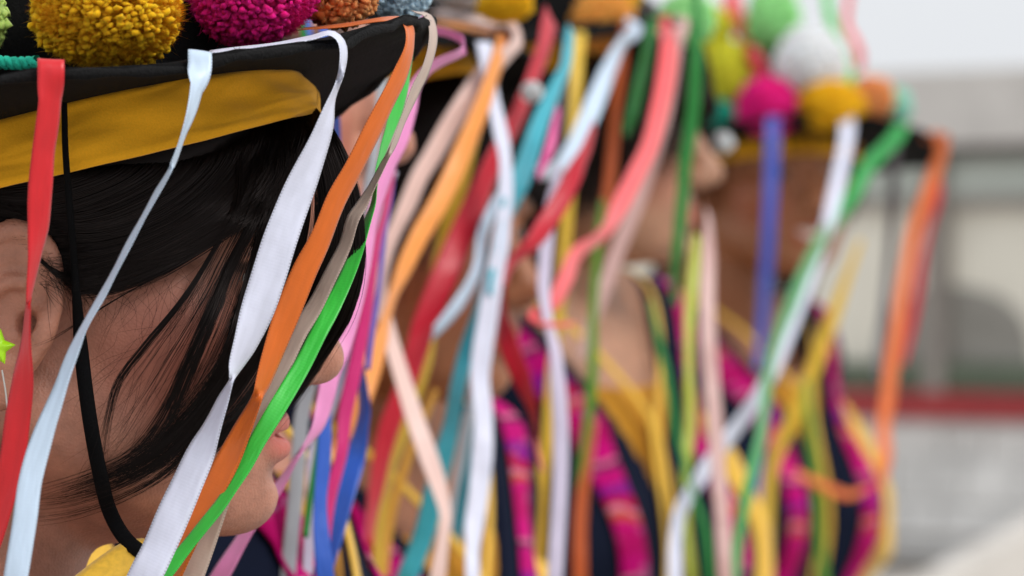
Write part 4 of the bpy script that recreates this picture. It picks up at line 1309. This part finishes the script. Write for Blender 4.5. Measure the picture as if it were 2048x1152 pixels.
# ---- pompoms
pompom(H1, 214, 22, 1.345, 168, 116, 'marigold', 'fine', 'big marigold yellow wool pompom at the brim edge')
pompom(H1, 505, -25, 1.385, 135, 112, 'fuchsia', 'fine', 'fuchsia wool pompom beside the yellow one')
pompom(H1, 668, -22, 1.425, 92, 74, 'salmon', 'mid', 'salmon orange wool pompom')
pompom(H1, 806, -18, 1.50, 62, 58, 'sky_blue', 'mid', 'sky blue wool pompom near the brim tip')
pompom(H1, -70, 40, 1.36, 80, 90, 'lime', 'mid', 'lime green wool pompom at the left edge')
pompom(H2, 1010, 8, 2.20, 62, 36, 'marigold', 'soft', 'yellow wool pompom')
pompom(H2, 920, -25, 2.24, 55, 40, 'grey', 'soft', 'pale grey wool pompom')
pompom(H3, 1205, 45, 2.76, 62, 62, 'tangerine', 'soft', 'tangerine orange wool pompom')
pompom(H3, 1228, 0, 2.82, 52, 60, 'marigold', 'soft', 'yellow wool pompom behind the orange one')
pompom(H3, 1110, 5, 2.80, 32, 34, 'hot_pink', 'soft', 'pink wool pompom')
pompom(H3, 1372, 40, 2.80, 58, 48, 'pale_green', 'soft', 'pale green wool pompom')
pompom(H4, 1535, 212, 3.66, 58, 56, 'fuchsia', 'soft', 'fuchsia wool pompom')
pompom(H4, 1662, 210, 3.66, 72, 48, 'marigold', 'soft', 'marigold wool pompom')
pompom(H4, 1742, 198, 3.70, 44, 44, 'salmon', 'soft', 'salmon wool pompom')
pompom(H4, 1622, 128, 3.67, 66, 72, 'snow', 'soft', 'white wool pompom')
pompom(H4, 1455, 150, 3.72, 52, 66, 'chartreuse', 'soft', 'chartreuse wool pompom')
pompom(H4, 1443, 240, 3.70, 32, 36, 'jade', 'soft', 'jade wool pompom')
pompom(H4, 1793, 212, 3.72, 26, 36, 'mint', 'soft', 'mint wool pompom')
pompom(H4, 1548, 40, 3.72, 46, 66, 'pale_green', 'soft', 'pale green wool pompom high on the crown')
pompom(H4, 1410, 70, 3.74, 48, 60, 'chartreuse', 'soft', 'yellow green wool pompom high on the crown')

pompom(H2, 1064, 184, 2.20, 20, 20, 'snow', 'soft', 'small white wool pompom under the brim')
pompom(H3, 1447, 286, 2.80, 18, 20, 'snow', 'soft', 'small white wool pompom under the brim')
# teal yarn cord round the crown of the nearest hat
t = np.linspace(0, 1, 50)
q = P(np.interp(t, [0, 1], [-140, 74]), 131 - 8 * t + 3 * np.sin(t * 9), 1.345 - 0.012 * t)
for s in (0, 1):
    off = 0.0012 * np.stack([0 * t, np.cos(t * 46 + s * math.pi), np.sin(t * 46 + s * math.pi)], -1)
    v, f = tube(q + off, 0.0015, 7)
    o = mesh_obj('yarn_cord', v, f, yarn('jade', COL['jade']), H1.root)
    vattr(o, 'rnd', rng.random(len(v)))

# ---- ribbons of the nearest hat
ribbon(H1, 'red', [(102, 141, 50), (100, 200, 46), (93, 260, 46), (86, 310, 46), (79, 400, 48), (77, 450, 42), (70, 510, 28), (60, 580, 12), (56, 620, 10), (51, 700, 24), (45, 768, 44), (35, 840, 51), (24, 920, 52), (5, 1000, 48), (-20, 1080, 48), (-50, 1160, 48)], [1.287, 1.30, 1.31], 'red satin ribbon over the ear')
ribbon(H1, 'ice', [(400, 130, 38), (396, 160, 31), (386, 210, 21), (370, 260, 12), (345, 330, 9), (311, 390, 10), (262, 480, 11), (210, 580, 13), (165, 660, 15), (140, 720, 23), (115, 790, 28), (86, 870, 42), (61, 960, 47), (50, 1040, 48), (32, 1152, 48)], [1.296, 1.29, 1.265], 'pale blue white satin ribbon, turned edge-on above')
ribbon(H1, 'white', [(420, 104, 5), (540, 89, 6), (620, 76, 8), (660, 66, 12), (680, 80, 15), (687, 108, 13), (681, 150, 12), (666, 195, 14), (655, 235, 28), (640, 280, 42), (615, 340, 54), (590, 400, 64), (560, 480, 68), (538, 550, 70), (515, 620, 66), (490, 690, 48), (473, 730, 28), (463, 760, 10), (446, 800, 22), (422, 860, 40), (402, 905, 55), (380, 955, 62), (350, 1022, 66), (316, 1100, 66), (290, 1152, 66)], [1.345, 1.343, 1.338, 1.338, 1.34, 1.34, 1.335], 'broad white satin ribbon', tuck=False)
ribbon(H1, 'orange', [(600, 58, 5), (690, 50, 7), (770, 38, 10), (803, 42, 14), (818, 62, 15), (818, 100, 20), (800, 150, 30), (770, 210, 34), (740, 270, 36), (705, 340, 38), (672, 400, 40), (640, 480, 43), (610, 540, 50), (585, 600, 52), (562, 660, 48), (541, 720, 40), (526, 765, 30), (512, 800, 22), (484, 860, 38), (456, 920, 48), (430, 970, 48), (400, 1020, 50), (372, 1080, 48), (345, 1140, 46)], [1.41, 1.395, 1.382, 1.375, 1.37, 1.366, 1.362], 'orange satin ribbon', tuck=False)
ribbon(H1, 'taupe', [(835, 22, 8), (856, 34, 13), (866, 60, 15), (864, 95, 16), (851, 140, 18), (831, 180, 18), (806, 240, 13), (789, 285, 10), (768, 325, 10), (745, 370, 14), (722, 410, 22), (705, 440, 24), (690, 490, 26), (661, 550, 28), (631, 610, 32), (600, 660, 34), (570, 720, 36), (540, 775, 36), (510, 830, 34), (480, 900, 36), (446, 985, 38), (415, 1070, 44), (385, 1152, 46)], [1.43, 1.42, 1.405, 1.392, 1.385, 1.378, 1.372], 'taupe satin ribbon at the brim tip', tuck=False)
ribbon(H1, 'green', [(824, 84, 8), (816, 130, 16), (808, 160, 24), (794, 212, 28), (779, 262, 20), (764, 305, 14), (755, 340, 8), (747, 400, 8), (735, 440, 14), (714, 500, 24), (690, 560, 30), (661, 620, 34), (635, 670, 34), (605, 730, 34), (576, 780, 36), (546, 830, 36), (516, 880, 34), (490, 930, 30), (466, 970, 26), (440, 1010, 24), (400, 1060, 24), (360, 1110, 26), (326, 1152, 30)], [1.47, 1.45, 1.42, 1.39, 1.37, 1.362, 1.352], 'bright green satin ribbon', tuck=False)
# chin strap of the nearest hat
st = catmull([(128, 205, 0), (131, 310, 0), (146, 500, 0), (160, 680, 0), (178, 830, 0), (200, 950, 0), (222, 1030, 0), (262, 1090, 0), (330, 1130, 0)], 60)
dh = w1.hit_depth(st[:, 0], st[:, 1])
dh = np.where(np.isnan(dh), 1.40, dh) - 0.0105
for _ in range(25):
    dh[1:-1] = np.minimum(dh[1:-1], (dh[:-2] + 2 * dh[1:-1] + dh[2:]) / 4)
dh = np.minimum(dh, np.interp(st[:, 1], [200, 330, 470, 620, 700], [1.351, 1.351, 1.360, 1.372, 1.42]))
C = P(st[:, 0], st[:, 1], dh)
tg = norm(np.gradient(C, axis=0)); sd_ = norm(np.cross(tg, [0, 1, 0]))
wid = np.interp(st[:, 1], [200, 560, 700, 1100], [0.0011, 0.0014, 0.0027, 0.0029])[:, None]
V = np.stack([C - sd_ * wid + [0, 0.0006, 0], C - sd_ * wid * 0.7 - [0, 0.0004, 0], C - [0, 0.0007, 0], C + sd_ * wid * 0.7 - [0, 0.0004, 0], C + sd_ * wid + [0, 0.0006, 0]], 1)
o = mesh_obj('chin_strap', V.reshape(-1, 3), grid_faces(len(C), 5), M_STRAP, H1.root, label='black elastic chin strap')
sol = o.modifiers.new('thickness', 'SOLIDIFY'); sol.thickness = 0.0008

# ---- ribbons of the hidden second woman's hat
ribbon(H1b, 'pink', [(815, -90, 16), (835, 20, 16), (862, 56, 16), (895, 66, 17), (920, 78, 16), (929, 93, 13), (916, 108, 16), (886, 122, 18), (858, 138, 20), (834, 168, 24), (818, 215, 34), (800, 280, 34), (778, 330, 28), (758, 390, 26), (742, 450, 24), (728, 540, 26), (704, 630, 34), (680, 700, 42), (662, 745, 40), (650, 800, 36), (636, 850, 25), (612, 888, 12), (590, 920, 10), (556, 975, 22), (520, 1020, 26), (480, 1085, 28), (440, 1152, 36)], [1.70, 1.69, 1.67, 1.64, 1.60, 1.58, 1.56], 'pink satin ribbon looping forward then down', tuck=False)
ribbon(H1b, 'magenta', [(812, -80, 18), (800, 200, 16), (775, 400, 14), (758, 470, 16), (745, 540, 20), (735, 610, 24), (720, 690, 28), (705, 760, 32), (690, 830, 30), (684, 900, 26), (660, 1000, 24), (640, 1152, 24)], [1.76, 1.76, 1.74], tuck=False)
ribbon(H1b, 'violet', [(806, -80, 14), (797, 250, 14), (785, 330, 16), (778, 400, 16), (768, 470, 12), (760, 560, 10), (748, 640, 12), (735, 740, 12)], [1.78, 1.78], tuck=False)
ribbon(H1b, 'blue', [(640, -80, 20), (655, 150, 16), (672, 235, 16), (672, 420, 14), (655, 640, 20), (648, 800, 26), (650, 860, 28), (646, 940, 30), (641, 1000, 28), (642, 1060, 32), (650, 1152, 38)], [1.72, 1.70, 1.68], tuck=False)
ribbon(H1b, 'blue', [(600, -80, 20), (640, 250, 12), (690, 550, 12), (728, 800, 22), (722, 860, 30), (706, 920, 50), (690, 980, 48), (672, 1050, 44), (655, 1110, 40), (640, 1160, 40)], [1.80, 1.78, 1.74], 'blue satin ribbon, the broader of two', tuck=False)
ribbon(H1b, 'dark_green', [(580, -80, 14), (640, 250, 12), (680, 500, 12), (655, 750, 10), (636, 890, 11), (626, 960, 13), (616, 1030, 14), (611, 1075, 13)], [1.76, 1.74], tuck=False)
ribbon(H1b, 'grey', [(770, 120, 26), (764, 165, 20), (750, 300, 18), (735, 380, 20), (700, 520, 22), (640, 700, 24), (604, 830, 32), (598, 900, 32), (590, 1000, 32), (580, 1100, 32), (575, 1160, 32)], [1.80, 1.78], tuck=False)
ribbon(H1b, 'lavender', [(786, 340, 24), (765, 390, 26), (750, 430, 26), (742, 500, 24), (730, 560, 18), (700, 700, 18), (650, 850, 20), (628, 900, 22), (622, 1000, 22), (615, 1152, 22)], [1.79, 1.79], tuck=False)

# ---- ribbons of the middle hat
ribbon(H2, 'blush', [(868, 22, 16), (930, 34, 18), (985, 46, 20), (1020, 54, 24), (1032, 84, 24), (1012, 110, 34), (978, 140, 48), (940, 190, 48), (900, 250, 46), (866, 310, 44), (840, 352, 42), (815, 410, 40), (790, 462, 34), (771, 510, 34), (761, 560, 34), (766, 620, 34), (785, 690, 36), (806, 760, 38), (831, 840, 44), (856, 910, 44), (880, 980, 38), (891, 1030, 28), (886, 1080, 28), (876, 1152, 36)], [2.26, 2.20, 2.16, 2.12, 2.08, 2.06, 2.05], 'blush pink satin ribbon', tuck=False)
ribbon(H2, 'light_orange', [(866, 40, 12), (930, 54, 14), (985, 66, 16), (1003, 74, 18), (998, 108, 28), (985, 152, 32), (965, 210, 38), (935, 280, 44), (905, 350, 46), (875, 410, 46), (840, 470, 44), (811, 530, 38), (789, 580, 24), (775, 630, 22), (762, 680, 36), (745, 730, 46), (725, 790, 48), (701, 850, 50), (681, 910, 46), (663, 960, 26), (655, 1000, 14), (646, 1035, 18), (638, 1065, 34), (620, 1110, 44), (600, 1152, 46)], [2.24, 2.18, 2.12, 2.06, 2.0, 1.98, 1.96], 'light orange satin ribbon', tuck=False)
ribbon(H2, 'white', [(968, 84, 36), (974, 130, 32), (985, 190, 30), (1000, 260, 34), (1010, 310, 30), (1012, 370, 34), (1008, 430, 36), (1000, 500, 38), (985, 570, 46), (975, 640, 48), (965, 700, 48), (960, 760, 46), (967, 830, 44), (965, 900, 50), (958, 980, 48), (948, 1050, 46), (945, 1100, 32), (945, 1152, 34)], [2.17, 2.16, 2.14, 2.10], 'white satin ribbon', tuck=False)
ribbon(H2, 'yellow', [(965, 225, 16), (946, 290, 22), (925, 360, 32), (905, 420, 34), (886, 480, 30), (868, 560, 20), (862, 640, 22), (856, 710, 26), (838, 770, 28), (812, 850, 26), (789, 910, 26), (770, 970, 26), (756, 1060, 26), (750, 1152, 28)], [2.22, 2.20, 2.18], tuck=False)
ribbon(H2, 'crimson', [(1102, 30, 36), (1095, 60, 36), (1084, 105, 34), (1060, 170, 34), (1035, 230, 36), (1005, 290, 42), (975, 350, 48), (945, 420, 56), (915, 490, 62), (890, 550, 64), (865, 610, 62), (845, 660, 58), (828, 720, 50), (804, 790, 50), (780, 850, 48), (765, 910, 44), (754, 970, 36), (744, 1030, 28), (738, 1080, 24), (735, 1152, 24)], [2.26, 2.20, 2.15, 2.13, 2.13], 'crimson satin ribbon', tuck=False)
ribbon(H2, 'teal', [(1142, 60, 20), (1132, 130, 26), (1115, 170, 32), (1095, 212, 38), (1075, 260, 42), (1055, 320, 48), (1036, 370, 48), (1015, 420, 34), (995, 470, 22), (980, 530, 22), (962, 600, 26), (945, 660, 32), (930, 710, 36), (915, 775, 36), (902, 850, 40), (890, 900, 46), (870, 980, 50), (850, 1060, 50), (832, 1110, 50), (815, 1152, 50)], [2.32, 2.22, 2.14, 2.12], 'teal satin ribbon', tuck=False)
ribbon(H2, 'deep_teal', [(980, 640, 14), (965, 760, 16), (945, 900, 24), (930, 980, 30), (918, 1040, 28), (915, 1090, 20)], [2.28, 2.26], tuck=False)
ribbon(H2, 'grey', [(975, 700, 14), (950, 790, 26), (934, 850, 24), (922, 920, 20), (910, 990, 12), (900, 1060, 10)], [2.16, 2.14], tuck=False)
ribbon(H2, 'gold', [(872, 780, 14), (850, 830, 18), (828, 880, 20), (808, 940, 20), (785, 1010, 24), (775, 1080, 20), (768, 1152, 20)], [2.24, 2.22], tuck=False)

# ---- ribbons of the hat above the bob
ribbon(H3, 'ice', [(1268, 100, 22), (1246, 116, 24), (1220, 150, 36), (1196, 190, 44), (1175, 240, 44), (1150, 290, 42), (1116, 332, 36), (1085, 345, 36), (1050, 355, 36), (1016, 380, 32), (986, 420, 28), (966, 470, 26), (954, 540, 26), (922, 600, 28), (890, 640, 26), (864, 668, 22)], [2.66, 2.50, 2.30, 2.16, 2.12], 'ice blue satin ribbon blown far to the left')
ribbon(H2, 'crimson', [(1190, 250, 14), (1172, 300, 24), (1150, 345, 40), (1122, 400, 46), (1090, 450, 46), (1060, 490, 36), (1026, 522, 24), (1005, 570, 18), (1004, 630, 24), (1014, 680, 44), (1030, 725, 46), (1050, 775, 40), (1065, 820, 20), (1072, 870, 9), (1076, 905, 9), (1086, 945, 5)], [2.22, 2.17, 2.15, 2.14], 'crimson satin ribbon with a trailing end', tuck=False)
ribbon(H3, 'coral', [(1322, 86, 26), (1338, 104, 38), (1331, 170, 42), (1316, 230, 40), (1300, 290, 40), (1271, 350, 42), (1240, 410, 42), (1214, 455, 32), (1188, 482, 26), (1152, 512, 36), (1130, 560, 38), (1105, 605, 36), (1070, 636, 18), (1100, 648, 14), (1140, 650, 12)], [2.72, 2.60, 2.40, 2.24, 2.18], 'coral satin ribbon')
ribbon(H3, 'rose_taupe', [(1362, 84, 26), (1352, 130, 26), (1335, 230, 24), (1310, 310, 26), (1288, 370, 34), (1264, 430, 38), (1236, 500, 38), (1215, 560, 36), (1196, 610, 32), (1178, 660, 26), (1160, 720, 16)], [2.72, 2.68, 2.64], 'rose taupe satin ribbon')
ribbon(H3, 'dark_green', [(1392, -60, 18), (1393, 30, 22), (1393, 110, 28), (1388, 200, 32), (1380, 270, 32), (1370, 330, 32), (1365, 400, 30), (1358, 470, 28), (1352, 540, 24), (1350, 610, 18)], [2.70, 2.66], 'dark green satin ribbon in front of the face', tuck=False)
ribbon(H3, 'dark_green', [(1305, 96, 18), (1294, 140, 26), (1280, 180, 28), (1265, 225, 24), (1250, 270, 14)], [2.70, 2.68], 'short dark green satin ribbon')
ribbon(H3, 'rust', [(1252, 116, 20), (1243, 170, 26), (1232, 240, 26), (1224, 310, 28), (1218, 370, 28), (1208, 430, 24), (1200, 470, 16)], [2.72, 2.68])
ribbon(H3, 'olive_green', [(1206, 400, 12), (1198, 470, 20), (1191, 560, 20), (1186, 640, 20), (1186, 720, 24), (1181, 800, 26), (1172, 880, 26), (1163, 950, 22), (1158, 1020, 18), (1155, 1152, 16)], [2.62, 2.58], tuck=False)
ribbon(H3, 'rust', [(1190, 840, 12), (1178, 920, 20), (1165, 990, 30), (1160, 1070, 34), (1160, 1152, 36)], [2.57, 2.55], 'long rust satin ribbon', tuck=False)
ribbon(H3, 'yellow', [(1158, 128, 22), (1155, 160, 28), (1151, 210, 28), (1146, 270, 28), (1141, 335, 28), (1136, 420, 28), (1130, 500, 28), (1124, 580, 24), (1112, 680, 24), (1103, 770, 26), (1096, 880, 28), (1083, 980, 32), (1076, 1152, 32)], [2.66, 2.62, 2.60])
ribbon(H3, 'lavender', [(1120, 330, 14), (1104, 400, 26), (1096, 450, 32), (1091, 510, 32), (1088, 580, 28), (1098, 650, 22), (1110, 700, 28), (1116, 770, 36), (1121, 850, 38), (1121, 950, 36), (1116, 1050, 36), (1110, 1152, 36)], [2.24, 2.18], tuck=False)
ribbon(H3, 'slate', [(1138, 130, 14), (1133, 180, 20), (1122, 235, 22), (1112, 280, 12), (1104, 320, 8)], [2.68, 2.66])

# ---- ribbons of the farthest hat
ribbon(H4, 'royal', [(1546, 258, 34), (1545, 300, 35), (1543, 360, 35), (1539, 430, 33), (1535, 510, 34), (1529, 590, 30), (1524, 660, 26), (1515, 740, 18)], [3.62, 3.58], 'royal blue satin ribbon in front of the smiling face')
ribbon(H4, 'white', [(1692, 236, 30), (1695, 260, 31), (1690, 300, 31), (1680, 345, 32), (1668, 400, 34), (1655, 450, 28), (1640, 495, 32), (1615, 560, 38), (1592, 620, 38), (1570, 680, 36), (1545, 740, 36), (1511, 800, 34), (1475, 852, 36), (1430, 912, 38), (1391, 970, 38), (1362, 1020, 34), (1351, 1080, 32), (1350, 1152, 36)], [3.64, 3.58, 3.48, 3.25, 2.85, 2.58, 2.56], 'white satin ribbon blown across to the left')
ribbon(H4, 'mid_green', [(1802, 208, 22), (1794, 245, 28), (1770, 285, 36), (1736, 332, 38), (1705, 390, 38), (1672, 440, 30), (1642, 482, 30), (1611, 542, 30), (1586, 602, 32), (1560, 662, 28), (1541, 725, 24), (1531, 800, 28), (1520, 880, 28), (1501, 960, 28), (1481, 1050, 28), (1470, 1152, 28)], [3.70, 3.64, 3.55, 3.30, 2.90, 2.60, 2.58], 'green satin ribbon')
ribbon(H4, 'flame', [(1862, 232, 20), (1880, 246, 26), (1884, 285, 31), (1871, 340, 35), (1850, 400, 37), (1828, 460, 37), (1815, 520, 35), (1802, 590, 35), (1794, 655, 37), (1782, 730, 39), (1775, 800, 38), (1767, 860, 34), (1770, 915, 34), (1760, 970, 18)], [3.76, 3.74, 3.70], 'flame orange satin ribbon at the brim tip')
ribbon(H4, 'crimson', [(1872, 330, 10), (1876, 390, 22), (1858, 460, 16), (1842, 530, 22), (1832, 600, 26), (1820, 665, 22), (1806, 730, 12)], [3.80, 3.78], tuck=False)
ribbon(H4, 'slate', [(1800, 290, 22), (1788, 340, 24), (1785, 430, 24), (1776, 540, 20), (1766, 640, 22), (1755, 760, 16)], [3.88, 3.88])
ribbon(H4, 'yellow', [(1722, 480, 12), (1692, 560, 24), (1660, 650, 34), (1622, 750, 36), (1590, 830, 36), (1556, 900, 34), (1540, 960, 30), (1535, 1040, 30), (1530, 1152, 30)], [3.60, 3.56], tuck=False)
ribbon(H4, 'flame', [(1588, 942, 12), (1620, 960, 22), (1660, 978, 24), (1700, 990, 22), (1740, 975, 12)], [3.52, 3.50], 'short flame orange ribbon end', tuck=False)
ribbon(H4, 'olive_green', [(1612, 760, 14), (1618, 830, 24), (1626, 900, 26), (1634, 990, 26), (1640, 1080, 26), (1648, 1160, 24)], [3.55, 3.53], tuck=False)
ribbon(H3, 'rose_taupe', [(1416, 425, 10), (1418, 455, 18), (1417, 520, 32), (1415, 600, 36), (1418, 700, 38), (1425, 780, 38), (1431, 860, 38), (1437, 950, 36), (1445, 1050, 38), (1450, 1152, 38)], [2.70, 2.62, 2.56], 'long rose taupe satin ribbon', tuck=False)
ribbon(H3, 'yellow_green', [(1395, 470, 14), (1388, 540, 26), (1380, 620, 28), (1378, 720, 20), (1380, 850, 28), (1372, 940, 24), (1375, 1050, 20), (1385, 1152, 24)], [2.66, 2.57], tuck=False)
ribbon(H4, 'violet', [(1530, 820, 14), (1520, 900, 22), (1512, 1000, 24), (1505, 1152, 24)], [3.48, 3.46], tuck=False)
ribbon(H3, 'dark_green', [(1300, 600, 8), (1318, 680, 14), (1336, 760, 18), (1352, 860, 14), (1378, 960, 12), (1410, 1060, 18), (1420, 1152, 18)], [2.60, 2.56], 'long dark green satin ribbon down the vest', tuck=False)
ribbon(H2, 'hot_pink', [(1118, 215, 10), (1110, 250, 16), (1103, 285, 22), (1090, 320, 18), (1075, 355, 12)], [2.24, 2.20], 'short pink satin ribbon', tuck=False)
ribbon(H2, 'teal', [(1010, 395, 10), (1000, 440, 18), (992, 490, 20), (985, 540, 16), (980, 590, 10)], [2.16, 2.15], 'short teal satin ribbon', tuck=False)
# loops standing up on its crown
ribbon(H4, 'coral', [(1462, -40, 30), (1468, 20, 46), (1486, 60, 46), (1505, 100, 40), (1520, 140, 38), (1532, 180, 34)], [3.74, 3.72], 'coral satin loop on the crown', tuck=False)
ribbon(H4, 'crimson', [(1500, 92, 30), (1516, 128, 40), (1532, 162, 38), (1544, 190, 30)], [3.70, 3.69], 'crimson satin loop on the crown', tuck=False)
ribbon(H4, 'green', [(1650, -40, 18), (1655, 10, 22), (1668, 60, 26), (1688, 110, 26), (1702, 160, 22), (1706, 190, 14)], [3.78, 3.76], 'green satin loop on the crown', tuck=False)
ribbon(H4, 'coral', [(1702, -40, 14), (1696, 10, 18), (1694, 50, 18), (1712, 85, 20), (1720, 115, 24), (1718, 140, 14)], [3.80, 3.80], 'narrow coral loop at the right of the crown', tuck=False)

# ------------------------------------------------------------------ the star earring
er = P(-6, 694, 1.350)
ear_root = empty('earring', tuple(er), 'neon green puffy star earring on the nearest woman, left edge', 'earring')
m, t_, ns, ln, b = new_mat('neon_plastic')
b.inputs['Base Color'].default_value = (0.42, 0.80, 0.01, 1); b.inputs['Roughness'].default_value = 0.35
n = 60
ka = np.arange(11) * math.pi / 5 + 0.12
kr = np.where(np.arange(11) % 2 == 0, 0.0068, 0.0037)
kp = np.stack([kr * np.cos(ka), kr * np.sin(ka)], -1)
sp_ = np.array([kp[i // 6] + (kp[i // 6 + 1] - kp[i // 6]) * (i % 6) / 6 for i in range(n)])
a = np.arctan2(sp_[:, 1], sp_[:, 0]); rr = np.hypot(sp_[:, 0], sp_[:, 1])
rings = [(1.0, 0.0), (0.97, -0.0012), (0.8, -0.0023), (0.5, -0.0031), (0.2, -0.0035), (0.001, -0.0036)]
V = np.stack([np.stack([er[0] + rr * s * np.cos(a), np.full(n, er[1] + y), er[2] + rr * s * np.sin(a)], -1) for s, y in [(0.001, 0.0036)] + [(s, -y) for s, y in rings[::-1][1:]] + rings], 1)
mesh_obj('star', V.reshape(-1, 3), grid_faces(n, V.shape[1], True), m, ear_root)
M_WIRE = plain('silver_wire', (0.6, 0.58, 0.55, 1), 0.3, 1.0, bump=0)
wp = catmull([(4, 740, 0), (12, 790, 0), (16, 850, 0), (14, 905, 0), (30, 930, 0), (44, 900, 0), (50, 870, 0)], 40)
v, f = tube(P(wp[:, 0], wp[:, 1], np.full(40, 1.345)), 0.00035, 6)
mesh_obj('hook', v, f, M_WIRE, ear_root)
